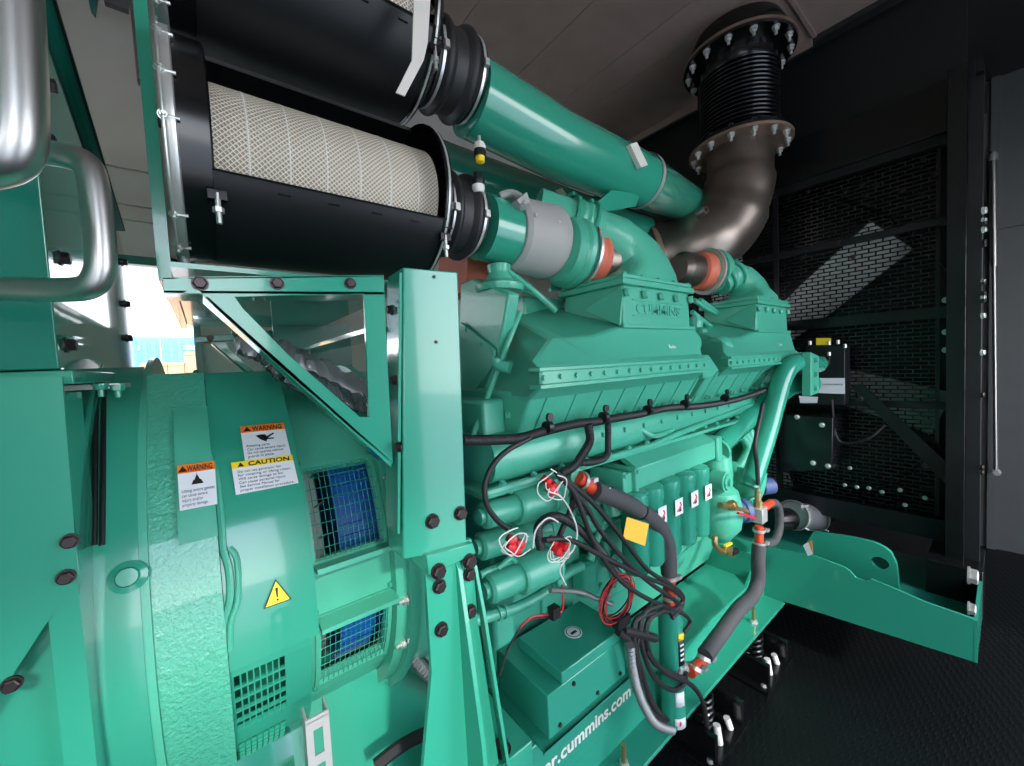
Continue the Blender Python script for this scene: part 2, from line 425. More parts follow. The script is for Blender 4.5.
b = MB(); b.prism([(2.42, .86, .352), (2.42, .86, .50), (2.2, .86, .352)], (0, .012, 0)); b.box(2.28, 2.44, .86, 1.7, .35, .50); b.build('gusset', 'green', t)
lp = [P(x, y, x=2.66) for x, y in ((806,531),(850,537),(876,543),(890,551),(897,565),(899,587))]; lp += [V((2.66, lp[-1].y, .25)), V((2.66, lp[0].y, .25))]
hc = P(880, 563, x=2.66)
bm_ = MB(); n = 24
outer = []
for j in range(n):
    a = 2*PI*j/n; d = V((0, math.cos(a), math.sin(a)))
    best = None
    for i in range(len(lp)):
        p0, p1 = lp[i], lp[(i+1) % len(lp)]
        e = p1-p0; den = d.y*e.z-d.z*e.y
        if abs(den) < 1e-9: continue
        w = p0-hc; tt = (w.y*e.z-w.z*e.y)/den; s_ = (w.y*d.z-w.z*d.y)/den
        if tt > 0 and -1e-6 <= s_ <= 1+1e-6 and (best is None or tt < best): best = tt
    outer.append(hc+d*best)
inner = [hc+V((0, .034*math.cos(2*PI*j/n), .03*math.sin(2*PI*j/n))) for j in range(n)]
dx = V((.025, 0, 0))
bm_.rings([outer, inner, [p_+dx for p_ in inner], [p_+dx for p_ in outer]], closed=True)
bm_.build('lifting_plate', 'green', t)
MB().box(2.435, 3.3, .09, 2.45, .295, .325).build('deck_plate', 'dgreen', t)
for px, py in ((746, 619), (615, 757)):
    p = P(px, py, z=.219); p.y = .80
    b = MB(); b.cyl(p+V((0,0,-.03)), p+V((0,0,.075)), .009); b.build('jacking_bolt', 'brass', t)
    MB().lathe(p, (0,0,1), [(0,.02),(.003,.02),(.003,.016),(.014,.016)], 6).build('jam_nut', 'zinc', t)
text('power.cummins.com', (.60, .853, .362), (1, 0, 0), (0, 0, 1), .062, 'white', t, bold=.0012, width=.55)

def isolator(x, y, lab):
    t = thing('vibration_isolator', (x, y, 0), lab, 'vibration isolator', 'isolators under the near rail')
    MB().box(x-.17, x+.17, y-.15, y+.12, .001, .014).build('base_plate', 'black', t)
    for s in (-1, 1): MB().box(x+s*.12-.012, x+s*.12+.012, y-.14, y+.08, .014, .12).build('side_post', 'black', t)
    MB().box(x-.13, x+.13, y-.05, y+.08, .19, .203).build('top_plate', 'black', t)
    MB().tube([(x+.045*math.cos(a*.6), y-.02+.045*math.sin(a*.6), .02+.0026*a) for a in range(60)], .008, 8, 1).build('spring', 'black', t)
    MB().cyl((x-.03, y-.11, .014), (x-.03, y-.10, .085), .014).build('spring_cap', 'white', t)
    MB().cyl((x+.07, y-.11, .014), (x+.06, y-.10, .06), .013).build('spring_cap', 'white', t)
    bolt(t, (x-.13, y-.12, .014), (0,0,1), .01, m='zinc'); bolt(t, (x+.13, y-.12, .014), (0,0,1), .01, m='zinc')
isolator(2.12, .83, 'black spring isolator below the rail where it meets the end beam')
isolator(1.58, .83, 'black spring isolator below the rail by the upright heater cylinder')
isolator(1.02, .83, 'black spring isolator below the rail under the printed web address')

# ================================================================== ALTERNATOR
AY, AZ = 1.28, 1.15
def CY(px, py, R):
    c = V((px-512, 383-py, F)); d = V((_X.dot(c), _Y.dot(c), _Z.dot(c)))
    a = d.y**2+d.z**2; oy = -AY; oz = 1.6-AZ
    bb = 2*(oy*d.y+oz*d.z); cc = oy*oy+oz*oz-R*R; D = max(0, bb*bb-4*a*cc)
    return EYE+d*((-bb-D**.5)/(2*a))
def ap(x, R, deg):
    a = math.radians(deg); return V((x, AY-R*math.cos(a), AZ+R*math.sin(a)))
def band(b, x0, x1, R, th, a0, a1, step=4):
    n = max(1, int(abs(a1-a0)/step+.5)); rs = []
    for i in range(n+1):
        a = a0+(a1-a0)*i/n; rs.append([ap(x0,R,a), ap(x1,R,a), ap(x1,R-th,a), ap(x0,R-th,a)])
    return b.rings(rs)
def band2(b, x0, x1, R, th, low, ztop, x2=None):
    # arc that leaves the circle at 45 degrees and runs straight up to a flat top
    prof = [(AY-R*math.cos(math.radians(a)), AZ+R*math.sin(math.radians(a)), a) for a in range(int(low), 46, 3)]
    y, z, _ = prof[-1]; prof.append((y+(ztop-z), ztop, 45)); prof.append((y+(ztop-z)+.35, ztop, 90))
    rs = []
    for y, z, a in prof:
        n_ = V((0, -math.cos(math.radians(a)), math.sin(math.radians(a))))*th; p = V((x0, y, z)); q = V((x1, y, z)); rs.append([p, q, q-n_, p-n_])
    return b.rings(rs)
t = thing('alternator', (-.1, AY, .36), 'green alternator barrel with mesh air openings left of the engine', 'alternator'); AL = t
# grille shell
b = MB(); R = .42
for a0, a1 in ((180, 35), (10, -7), (-31, -180)): band(b, .13, .31, R, .02, a0, a1)
for a0, a1 in ((35, 10), (-7, -31)):
    band(b, .13, .152, R, .02, a0, a1); band(b, .288, .31, R, .02, a0, a1)
b.build('air_outlet_housing', 'cast', t)
for a in (9, -5.5): band(MB_:=MB(), .145, .30, .468, .04, a, a-1.2, 1) and MB_.build('housing_rib', 'cast', t)
b = MB(); band(b, .30, .325, .452, .03, 180, -180); b.build('flange_ring', 'cast', t)
b = MB(); band(b, .325, .345, .472, .05, 180, -180); b.build('flange_ring', 'cast', t)
b = MB(); band(b, .345, .46, .45, .04, 180, -180); b.build('coupling_housing', 'cast', t)
# rounded mesh screens with their frames
for a0, a1, lab in ((35.5, 9.5, 'upper wire screen'), (-6.5, -31.5, 'lower wire screen')):
    b = MB(); x0, x1 = .148, .292; rr = .425
    for k in range(15):
        x = x0+(x1-x0)*k/14; b.tube([ap(x, rr, a0+(a1-a0)*j/8) for j in range(9)], .0008, 6, 0)
    for k in range(9):
        a = a0+(a1-a0)*k/8; b.tube([ap(x0, rr+.001, a), ap(x1, rr+.001, a)], .0008, 6, 0)
    s = b.build('wire_screen', 'green', t)
    b = MB()
    for (xa, xb, aa, ab) in ((.141,.150,a0+1,a1-1), (.290,.299,a0+1,a1-1), (.145,.295,a0+1.2,a0-.2), (.145,.295,a1+.2,a1-1.2)):
        band(b, xa, xb, .4265, .01, aa, ab, 3)
    b.build('screen_frame', 'cast', s)
    for xx in (.143, .297):
        for aa in (a0+2.2, a1-2.2): bolt(t, ap(xx, .421, aa), ap(0, 1, aa)-V((0,AY,AZ)), .005, m='green')
b = MB(); b.lathe((.215, AY, AZ), (1,0,0), [(0, .345), (.10, .345)], 48)
for k in range(90):
    a = 4*k; b.bar(ap(.216, .348, a), ap(.31, .348, a), .006, .012, ap(0,1,a)-V((0,AY,AZ)))
b.build('stator_core', 'blue', t)
b = MB(); b.lathe((-.02, AY, AZ), (1,0,0), [(0, .25), (.20, .25)], 40)
for k in range(30):
    a = 12*k; b.bar(ap(.15, .28, a), ap(.205, .30, a+4), .004, .08, ap(0,1,a)-V((0,AY,AZ)))
b.build('cooling_fan', 'mblack', t)
MB().lathe((.155, AY, AZ), (1,0,0), [(0, .33), (.012, .335), (.03,.33)], 48).build('fan_ring', 'alu', t)
for a, (px, py) in zip((1,2,3,4), ((385,477),(397,539),(401,602),(394,648))):
    p = CY(px, py, .455); p.x = .322
    bolt(t, p, (-1, -.1, 0), .0085, m='zinc', stud=.012)
# canopy: inlet cover band
CR = .48
b = MB(); band2(b, 0, .137, CR, .006, -5, 1.612); b.build('cover_plate', 'green', t)
b = MB(); band2(b, .129, .137, CR-.004, .03, -5, 1.608); b.build('cover_side', 'green', t)
b = MB(); b.tube([CY(x, y, .482) for x, y in ((196,372),(203,420),(207,450),(216,475),(221,520),(223,548),(229,570),(230,600),(223,625),(224,655))], .006, 8, 3); b.build('weld_seam', 'cast', t)
b = MB(); b.tube([CY(x, y, .484) for x, y in ((229,548),(237,560),(238,600),(231,622),(230,650))], .005, 8, 3); b.build('weld_seam', 'cast', t)
# louvred band under the canopy
b = MB(); LR = .455
band(b, -.006, .128, LR, .01, -4, -9); band(b, -.006, .128, LR, .01, -26, -32); band(b, -.006, .128, LR, .01, -47, -180); band(b, -.006, .128, LR, .01, 180, 68)
for a0, a1 in ((-9, -26), (-32, -47)):
    band(b, -.006, .004, LR, .01, a0, a1); band(b, .082, .128, LR, .01, a0, a1)
    for k in range(1, 8): x = .004+.078*k/8; band(b, x-.0012, x+.0012, LR, .006, a0, a1)
    for k in range(1, 5): a = a0+(a1-a0)*k/5; band(b, .004, .082, LR, .006, a+.25, a-.25, 1)
b.build('louvre_band', 'green', t)
# rough cast ring with mounting pad
b = MB(); band2(b, -.088, -.001, .497, .05, 26, 1.614); band(b, -.088, -.001, .497, .06, 12, -180, 3)
band(b, -.088, -.05, .497, .06, 27, 12, 3); band(b, -.05, -.001, .497, .06, 24, 12, 3); b.build('cast_ring', 'rough', t)
b = MB(); band(b, -.05, .0, .503, .06, 52, 22, 3); b.build('cast_pad', 'cast', t)
b = MB(); band(b, -.096, -.086, .507, .05, 180, -180, 3); b.build('weld_seam', 'cast', t)
b = MB(); band(b, -.150, -.096, .512, .04, 70, -180, 3); b.build('frame_ring', 'green', t)
b = MB(); band(b, -.155, -.149, .535, .06, 66, -180, 3); b.build('frame_flange', 'green', t)
b = MB(); band(b, -.9, -.155, .53, .02, 64, -180, 3); b.build('frame_shell', 'green', t)
b = MB(); q = CY(128, 577, .512); b.lathe(q+V((0,.01,-.003)), (0,-.93,.3), [(0,.024),(.012,.022),(.015,.014),(.02,.012)], 24); b.build('plug_boss', 'green', t)
b = MB(); q = CY(40, 602, .53); b.lathe(q+V((0,.01,-.003)), (0,-.93,.3), [(0,.03),(.012,.028),(.015,.016),(.02,.014)], 24); b.build('plug_boss', 'green', t)
for x in (96, 104):
    b = MB(); b.tube([CY(x, 378, .52), CY(x-1, 450, .518), CY(x-2, 545, .516)], .0035, 8, 3); b.build('edge_seal', 'mblack', t)
# triangular cover plate
q = [P(x, y, y=.72) for x, y in ((-60, 377), (62, 377), (78, 575), (-5, 702), (-60, 790))]
b = MB(); b.prism(q, (0, .006, 0)); b.build('side_cover', 'green', t)
for x, y in ((66, 577), (12, 684), (70, 541)): bolt(t, P(x, y, y=.718), (0,-1,0), .0068)
MB().box(-.17, -.143, .724, .84, .7, 1.59).build('side_cover', 'green', t)
# stickers on the canopy
def cysq(c, R): return [CY(x, y, R) for x, y in c]
sticker(t, cysq(((240,427),(283.5,423),(291,455),(245,461)), CR+.004), 'lor', 'WARNING', ['Rotating parts', 'Can cause severe injury.', 'Do not operate without', 'guards in place.'], symbol='hand', lab='white and orange rotating parts warning label')
sticker(t, cysq(((231,463),(292,455),(298.5,483),(236,495)), CR+.004), 'lye', 'CAUTION', ['Do not use generator fan', 'for rotating or lifting rotor.', 'Will cause damage to fan.', 'Can cause personal injury.', 'See Service Manual for', 'proper installation procedure.'], lab='white and yellow generator fan caution label')
sticker(t, cysq(((177,466),(214.5,461),(217.5,504),(180,511)), .508), 'lor', 'WARNING', ['Lifting entire genset', 'can cause severe', 'injury and/or', 'property damage.'], symbol='person', lab='white and orange lifting warning label')
c = CY(277, 594, CR+.003); xd = V((1,0,0)); yd = (ap(0,1,14)-ap(0,1,6)).normalized(); nn = V((0,-1,.14)).normalized()
wl = MB().prism([c-xd*.0215-yd*.017, c+xd*.0215-yd*.017, c+yd*.026], nn*.001).build('hazard_label', 'ink', t); wl['label'] = 'yellow triangle label with exclamation mark'
MB().prism([c-xd*.0185-yd*.0152+nn*.001, c+xd*.0185-yd*.0152+nn*.001, c+yd*.0225+nn*.001], nn*.0004).build('triangle', 'lye', wl)
b = MB(); b.prism([c-xd*.0022+yd*.011+nn*.0014, c+xd*.0022+yd*.011+nn*.0014, c+xd*.001-yd*.005+nn*.0014, c-xd*.001-yd*.005+nn*.0014], nn*.0003); b.lathe(c-yd*.009+nn*.0014, nn, [(0,.0018),(.0003,.0018)], 12); b.build('symbol', 'ink', wl)
# saddle below the barrel
b = MB(); b.prism([(.10, .86, .352), (.10, 1.7, .352), (.10, 1.60, .84), (.10, 1.02, .84)], (.46, 0, 0)); b.prism([(-.7,.80,.352),(-.7,1.76,.352),(-.7,1.62,.8),(-.7,.92,.8)], (.55, 0, 0)); b.build('saddle', 'green', t)

# ---------------------------------------------------------------- terminal box
t = thing('terminal_box', (-.6, 1.2, 1.62), 'tall glossy green terminal box above the alternator with reflective side', 'electrical box'); TB = t
pl = [(-.15, .79, 1.622), (-.15, 1.6, 1.622), (-.15, 1.6, 1.90), (-.15, 1.43, 1.996), (-.15, .9, 2.20), (-.15, .79, 2.6)]
b = MB(); b.prism(pl, (-.75, 0, 0)); b.build('body', 'mirror', t)
MB().box(-.9, -.1475, .765, .789, 1.622, 2.6).build('front_door', 'mirror', t, bevel=.002)
MB().box(-.92, -.135, .76, 1.63, 1.602, 1.620).build('base_flange', 'green', t, bevel=.002)
MB().box(-.92, -.11, .9, 1.60, 1.592, 1.600).build('gasket_plate', 'alu', t)
b = MB(); b.bar((-.145, .884, 2.168+.02), (-.145, 1.43, 1.996+.003), .012, .012); b.build('edge_rail', 'dgreen', t)
b = MB(); b.bar((-.1385, .884, 2.18), (-.1385, 1.43, 1.998), .004, .006); b.build('edge_seal', 'mblack', t)
for (x, y) in ((66, 345), (122, 262), (125, 304), (127, 338), (60, 258)):
    p = P(x, y, x=-.15); bolt(t, p, (1,0,0), .008, h=.009)
for (x, y) in ((46, 84), (45, 140)):
    p = P(x, y, x=-.15); bolt(t, p, (1,0,0), .008, h=.009)
for x, y, in ((100, 383), (117, 384)):
    p = P(x, y, y=.9); bolt(t, p+V((0,0,-.002)), (0,0,-1), .008, m='green', stud=.012)
for pts_, nm in ((((74,386),(88,385),(88,403),(75,404)), 'white_label'), (((75,413),(80,413),(81,425),(76,425)), 'white_label')):
    q_ = [CY(x, y, .520) for x, y in pts_]
    MB().prism([q_[3], q_[2], q_[1], q_[0]], (0,-.001,.0005)).build(nm, 'label', AL)
q = [P(803, 545, x=2.418), P(812, 540, x=2.418), P(813, 554, x=2.418), P(808, 556, x=2.418)]
wl = MB().prism([q[3], q[2], q[1], q[0]], (-.001,0,0)).build('warning_label', 'label', SK)
MB().prism([q[2]+V((-.0015,0,0)), q[1]+V((-.0015,0,0)), q[1].lerp(q[0],.4)+V((-.0015,0,0))], (-.0004,0,0)).build('print', 'lor', wl)
# ================================================================== FILTER SUPPORT STRUCTURE
t = thing('support_post', (.36, .74, .38), 'tall green boxed support post bolted beside the alternator', 'post')
tl, tr = P(403,267,y=.70), P(458,272,y=.70); br, bl = P(467,548,y=.70), P(403,560,y=.70)
dy = V((0,.075,0))
b = MB(); b.hexa([bl, br, br+dy, bl+dy, tl, tr, tr+dy, tl+dy]); b.build('post_body', 'green', t, bevel=.003)
b = MB(); a0 = P(383,274,x=tl.x-.001); b.prism([tl+V((-.001,.002,-.01)), tl+V((-.001,.062,-.01)), bl+V((-.001,.062,.05)), bl+V((-.001,.002,.05))], (-.006,0,0)); b.build('bracket_flange', 'green', t, bevel=.001)
for y in (310, 380, 447):
    p = P(391+(y-310)*.062, y, x=tl.x+(bl.x-tl.x)*((y-267)/293)-.008); bolt(t, p, (-1,0,0), .0075)
for px, py in ((432,521),(460,513)): bolt(t, P(px,py,y=.70), (0,-1,0), .011)
bolt(t, P(434,277,y=.70), (0,-1,0), .003, washer=False); bolt(t, P(436,342,y=.70), (0,-1,0), .003, washer=False)

t = thing('mounting_pedestal', (.38, .78, .36), 'tapered green mounting pedestal with dark bolts under the support post', 'pedestal')
cq = [P(427,561,y=.685), P(473,543,y=.685), P(476,551,y=.685), P(429,574,y=.685)]
b = MB(); b.prism([V((cq[0].x,.685,cq[0].z+.01)), V((cq[1].x,.685,cq[1].z+.0)), V((cq[2].x,.685,cq[2].z-.005)), V((cq[3].x,.685,cq[3].z-.005))], (0,.10,0)); b.build('cap_block', 'green', t, bevel=.002)
for px, py in ((438,571),(469,561)): bolt(t, P(px,py,y=.684), (0,-1,0), .0115)
zt_ = cq[3].z
xl, xr = cq[3].x, cq[2].x
b = MB(); z0 = .37
b.prism([(xl,.70,zt_+.03),(xr,.70,zt_+.03),(xr+.005,.70,1.05),(xr+.04,.70,.70),(xr+.09,.70,z0),(xl-.02,.70,z0),(xl-.03,.70,.82),(xl,.70,1.0)], (0,.012,0)); b.build('face_plate', 'green', t, bevel=.001)
xm = (xl+xr)/2+.012
b = MB(); b.prism([(xm,.705,zt_),(xm,.69,zt_-.02),(xm+.003,.64,.85),(xm+.005,.61,z0),(xm+.005,.70,z0)], (.010,0,0)); b.build('gusset', 'green', t, bevel=.001)
b = MB(); b.prism([(xr+.002,.70,zt_-.03),(xr+.003,.675,1.08),(xr+.035,.665,.75),(xr+.085,.65,z0),(xr+.085,.70,z0),(xr+.01,.70,1.05)], (.008,0,0)); b.build('gusset', 'green', t, bevel=.001)
b = MB(); b.box(xl-.05, xr+.15, .56, .86, z0-.018, z0+.012); b.build('foot_plate', 'green', t, bevel=.002)
for px, py in ((439,586),(441,629),(469,574),(470,611)): bolt(t, P(px,py,y=.698), (0,-1,0), .0105)
b = MB(); p = P(501,745,y=.72); b.box(p.x-.035, p.x+.07, .69, .86, z0+.012, p.z-.012); b.build('foot_block', 'green', t, bevel=.003)
bolt(t, V((p.x, .72, p.z-.012)), (0,0,1), .017)

def ringplate(b, outer, inner, vec):
    vec = V(vec); return b.rings([outer, inner, [q+vec for q in inner], [q+vec for q in outer]], closed=True)
def tri_bracket(dy, name_label, ox=0, flange=True):
    t = thing('triangular_bracket', (.1, .72+dy, 1.45), name_label, 'bracket', 'triangular brackets under the air filters')
    f = lambda x, y: P(x, y, y=.712)+V((ox, dy, 0))
    outer = [f(186,277), f(290,276), f(384,275), f(388,370), f(393,464), f(352,430), f(272,360), f(214,307)]
    inner = [f(235,297), f(300,295), f(364,294), f(367,360), f(369,417), f(360,417), f(290,356), f(243,308)]
    b = MB(); ringplate(b, outer, inner, (0,.008,0)); b.prism([f(162,277), f(188,277), f(203,294), f(163,293)], (0,.008,0)); b.build('plate', 'green', t, bevel=.0008)
    b = MB(); b.prism([f(163,293), f(384,294.5), f(384,292), f(163,290.5)], (0,.07,0)); b.build('bottom_flange', 'green', t)
    b = MB(); b.prism([f(203,297), f(391,467), f(392,462), f(208,297)], (0,.06,0)); b.build('diagonal_flange', 'green', t)
    b = MB(); b.prism([f(162,277), f(384,275), f(384,277), f(162,279)], (0,.07,0)); b.build('top_flange', 'green', t)
    for px in (200, 277, 350): bolt(t, f(px, 283.5), (0,-1,0), .0075)
    return t
tri_bracket(0, 'green triangular bracket with cut out window, the near one below the black filter shroud')
tri_bracket(.95, 'green triangular bracket seen behind the near bracket window', ox=.02)
t = thing('support_shelf', (.1, 1.3, 1.75), 'green cross shelf joining the two triangular brackets below the filters', 'shelf')
b = MB(); b.box(-.03, .36, .80, 1.66, 1.775, 1.783); b.build('shelf_plate', 'green', t)
MB().box(.27, .36, .80, 1.66, 1.68, 1.69).build('cross_member', 'green', t)
MB().box(.20, .46, 1.60, 1.612, 1.42, 1.78).build('back_plate', 'dgreen', t)
t = thing('support_post', (.36, 1.75, .38), 'second green support post standing on the far rail behind the alternator', 'post')
MB().box(.27, .40, 1.68, 1.75, .36, 1.8).build('post_body', 'dgreen', t)

# silver wrapped bundle behind the bracket
t = thing('wrapped_bundle', (.17, 1.1, 1.6), 'crumpled silver and clear plastic wrapping on top of the alternator', 'plastic wrapping')
def crumple(b, pts, n=14, w=.05, dz=.02):
    rows = []
    c = spline([V(p) for p in pts], n)
    g = []
    for i, p in enumerate(c):
        g.append([b.bm.verts.new(p+V((random.uniform(-.006,.006), (j/6-.5)*w*2+random.uniform(-.006,.006), dz*math.sin(j/6*PI)+random.uniform(-.008,.008)))) for j in range(7)])
    for i in range(len(g)-1):
        for j in range(6): b.face([g[i][j], g[i+1][j], g[i+1][j+1], g[i][j+1]])
    return b
b = MB(); crumple(b, [P(236,352,y=1.0), P(275,362,y=1.0), P(320,380,y=.99), P(372,405,y=.97), P(400,425,y=.97)], w=.07, dz=.05); b.build('foil', 'gauze', t, solid=.002)
b = MB(); crumple(b, [P(262,362,y=.95), P(290,385,y=.95), P(330,403,y=.94), P(372,412,y=.94)], w=.05, dz=.05); b.build('plastic_bag', 'bag', t, solid=.001)
b = MB()
for k in range(7): b.tube([P(268+k*3,368+k*2,y=1.02), P(300+k*2,388+k*1.5,y=1.0), P(360+k,400+k*2,y=1.02)], .006, 8, 5)
b.build('cable_bundle', 'conduit', t)

# filter mounting plate (green, seen edge on)
t = thing('filter_mounting_plate', (-.05, 1.3, 1.8), 'narrow green vertical plate holding the open ends of the air filters', 'plate')
b = MB(); b.box(-.056, -.036, .99, 1.9, 1.79, 3.3); b.build('plate', 'green', t)
for z in (1.84, 2.12, 2.42): bolt(t, (-.036, 1.06, z), (1,0,0), .008)

# ================================================================== AIR FILTERS
def filt_frame(yc, zc, deg):
    a = math.radians(deg); return V((0, -math.cos(a), math.sin(a)))
def air_filter(yc, zc, label, x0=-.005, x1=.50, R=.205, shroud=(84, 335), near=True):
    t = thing('air_filter', ((x0+x1)/2, yc, zc-R), label, 'air filter', 'round air filters in black shrouds')
    ax = V((1,0,0)); o = V((0, yc, zc))
    p_ = lambda x, r, d: V((x, yc-r*math.cos(math.radians(d)), zc+r*math.sin(math.radians(d))))
    # end cap
    MB().lathe(o, ax, [(x0-.022,.0),(x0-.022,R+.004),(x0-.014,R+.008),(x0-.004,R+.008),(x0-.002,R+.001)], 56, False).build('end_cap', 'zinc', t)
    c = MB().lathe(o, ax, [(x0-.003,R-.012),(x0-.003,R),(x0+.04,R),(x0+.043,R-.004),(x0+.043,R-.012)], 56, False).build('end_band', 'black', t, solid=.002)
    for d in (38, 12, -8, -50, -72):
        q = p_(x0-.018, R+.006, d); bolt(t, q, p_(0,1,d)-V((0,yc,zc)), .006, m='zinc', stud=.006)
        MB().tube([q+V((-.004,0,0)), q+V((.02,0,0))], .003, 8, 0).build('clip', 'zinc', t)
    MB().tube([p_(x0-.019, R+.013, d) for d in range(-75, 60, 12)], .0022, 8, 2).build('latch_wire', 'zinc', t)
    # cartridge with uv for wire mesh
    b = MB(); seg = 64; n = 6; rr = R-.058
    uv = b.bm.loops.layers.uv.new('UVMap')
    vs = [[b.bm.verts.new(p_(x0+.035+(x1-x0-.035)*i/n, rr, 360*j/seg)) for j in range(seg)] for i in range(n+1)]
    for i in range(n):
        for j in range(seg):
            f = b.bm.faces.new([vs[i][j], vs[i][(j+1)%seg], vs[i+1][(j+1)%seg], vs[i+1][j]])
            for l, (ii, jj) in zip(f.loops, ((i,j),(i,j+1),(i+1,j+1),(i+1,j))): l[uv].uv = (jj/seg*46, ii/n*23)
    b.build('filter_cartridge', 'mesh', t)
    bb = MB()
    for k in range(6): bb.lathe(o, ax, [(x0+.10+k*.07, rr+.0004), (x0+.1015+k*.07, rr+.001), (x0+.103+k*.07, rr+.0004)], 48, False)
    bb.build('cartridge_bead', 'white', t)
    # shroud
    a0, a1 = shroud; b = MB(); n = int((a1-a0)/4); rs = []
    for i in range(n+1):
        d = a0+(a1-a0)*i/n; rs.append([p_(x0+.04,R,d), p_(x1-.004,R,d), p_(x1-.004,R-.0025,d), p_(x0+.04,R-.0025,d)])
    b.rings(rs)
    for d in (a0, a1):
        b.rings([[p_(x0+.04,R,d), p_(x1-.004,R,d), p_(x1-.004,R-.003,d), p_(x0+.04,R-.003,d)], [p_(x0+.04,R+.006,d), p_(x1-.004,R+.006,d), p_(x1-.004,R+.004,d+(1 if d==a0 else -1)), p_(x0+.04,R+.004,d+(1 if d==a0 else -1))]])
    b.build('shroud', 'mblack', t)
    for k in range(5):
        d = a1-6; q0 = p_(x0+.14+k*.09, R+.0015, d); q1 = p_(x0+.162+k*.09, R+.0015, d)
        MB().bar(q0, q1, .004, .002).build('slot', 'black', t)
    # outlet cone
    MB().lathe(o, ax, [(x1-.01,R+.001),(x1+.006,R+.001),(x1+.028,R-.03),(x1+.040,R-.09),(x1+.045,.108),(x1+.075,.105)], 48, False).build('outlet_cone', 'black', t, solid=.002)
    MB().lathe(o, ax, [(x1-.003,R+.002),(x1+.003,R+.002)], 48, False).build('clamp_band', 'zinc', t, solid=.0015)
    for x, d in ((x0+.045, -38), (x1-.002, -38)):
        q = p_(x, R+.004, d)
        b = MB().box(q.x-.014, q.x+.014, q.y-.012, q.y+.003, q.z-.008, q.z+.008).build('clamp_lug', 'black', t)
        MB().cyl(q+V((0,-.008,.004)), q+V((0,-.008,-.05)), .0045).build('clamp_screw', 'zinc', t)
        MB().lathe(q+V((0,-.008,-.022)), (0,0,-1), [(0,.009),(.009,.009)], 6).build('clamp_nut', 'zinc', t)
    return t
LZ, UZ = 2.055, 2.51
air_filter(1.05, LZ, 'lower near air filter with white mesh cartridge in a black shroud above the green bracket')
air_filter(1.05, UZ, 'upper near air filter under the ceiling with a white strap at its outlet end')
t = tag(MB().prism([P(414,-6,y=.80), P(431,-6,y=.80), P(428,42,y=.80), P(424,60,y=.80), P(405,96,y=.80), P(396,92,y=.80), P(412,60,y=.80)], (.0,.004,0)).build('hanging_strap', 'cloth', bevel=.001), 'white flat strap hanging over the end of the upper air filter', 'strap')

def boot(o, x0, r0, r1, L, label):
    t = thing('rubber_boot', (x0+L/2, o[1], o[2]-r0), label, 'hose coupling', 'ribbed rubber intake couplings')
    prof = []
    n = 26
    for i in range(n+1):
        u = i/n; r = r0+(r1-r0)*u
        r += .016*max(0, math.sin((u*2.0-.18)*2*PI)) if .1 < u < .9 else 0
        prof.append((x0+L*u, r))
    MB().lathe((0, o[1], o[2]), (1,0,0), prof, 40).build('boot', 'rubber', t)
    for x, r in ((x0+.012, r0), (x0+L-.014, r1)):
        MB().lathe((0, o[1], o[2]), (1,0,0), [(x-.004, r+.003), (x+.004, r+.003), (x+.004, r+.0045), (x-.004, r+.0045)], 40, False).build('hose_clamp', 'zinc', t)
        MB().box(x-.007, x+.007, o[1]-r-.014, o[1]-r-.004, o[2]-.03, o[2]-.01).build('clamp_screw', 'zinc', t)
    return t
boot((0, 1.05, LZ), .56, .108, .110, .125, 'black ribbed rubber coupling at the outlet of the lower near air filter')
boot((0, 1.05, UZ-.03), .555, .108, .115, .15, 'black ribbed rubber coupling at the outlet of the upper air filter')

t = thing('intake_pipe', (1.2, 1.05, 2.36), 'long glossy green intake pipe running under the ceiling toward the exhaust elbow', 'pipe')
b = MB(); b.tube([P(470,97,y=1.05), P(560,147,y=1.05), P(640,181,y=1.05)], .115, 40, 0); b.build('pipe', 'green', t)
b = MB(); b.tube([P(641,181,y=1.05), P(665,193,y=1.15), P(692,205,y=1.36)], .108, 40, 0); b.build('pipe_extension', 'green', t)
q = P(641, 181, y=1.05)
MB().lathe(q, (1,0,0), [(-.01,.117),(.01,.117),(.01,.119),(-.01,.119)], 40, False).build('pipe_clamp', 'zinc', t)
MB().prism([P(630,144,y=.915), P(637,142,y=.915), P(648,165,y=.915), P(641,167,y=.915)], (0,.02,0)).build('white_tab', 'cloth', t)
b = MB(); b.prism([P(560,212,y=1.02), P(634,190,y=1.02), P(636,196,y=1.02), P(636,205,y=1.02), P(570,222,y=1.02)], (0,.03,0)); b.prism([P(612,190,y=1.0), P(640,194,y=1.0), P(636,206,y=1.0), P(580,216,y=1.0)], (0,.01,0)); b.build('support_saddle', 'green', t)
t = thing('intake_pipe', (1.2, 1.5, 2.3), 'green intake pipe running behind, above the grey insulated turbo inlet', 'pipe')
MB().tube([P(425,165,y=1.5), P(575,214,y=1.5), P(640,232,y=1.5)], .112, 36, 0).build('pipe', 'green', t)
MB().prism([P(556,190,y=1.38), P(562,188,y=1.38), P(570,199,y=1.38), P(563,199,y=1.38)], (0,.01,0)).build('white_tab', 'cloth', t)
t = thing('intake_pipe', (.85, 1.05, 1.94), 'short green intake pipe from the lower filter into the grey blanket', 'pipe')
MB().tube([P(480,227,y=1.05), P(530,241,y=1.05)], .104, 36, 0).build('pipe', 'green', t)
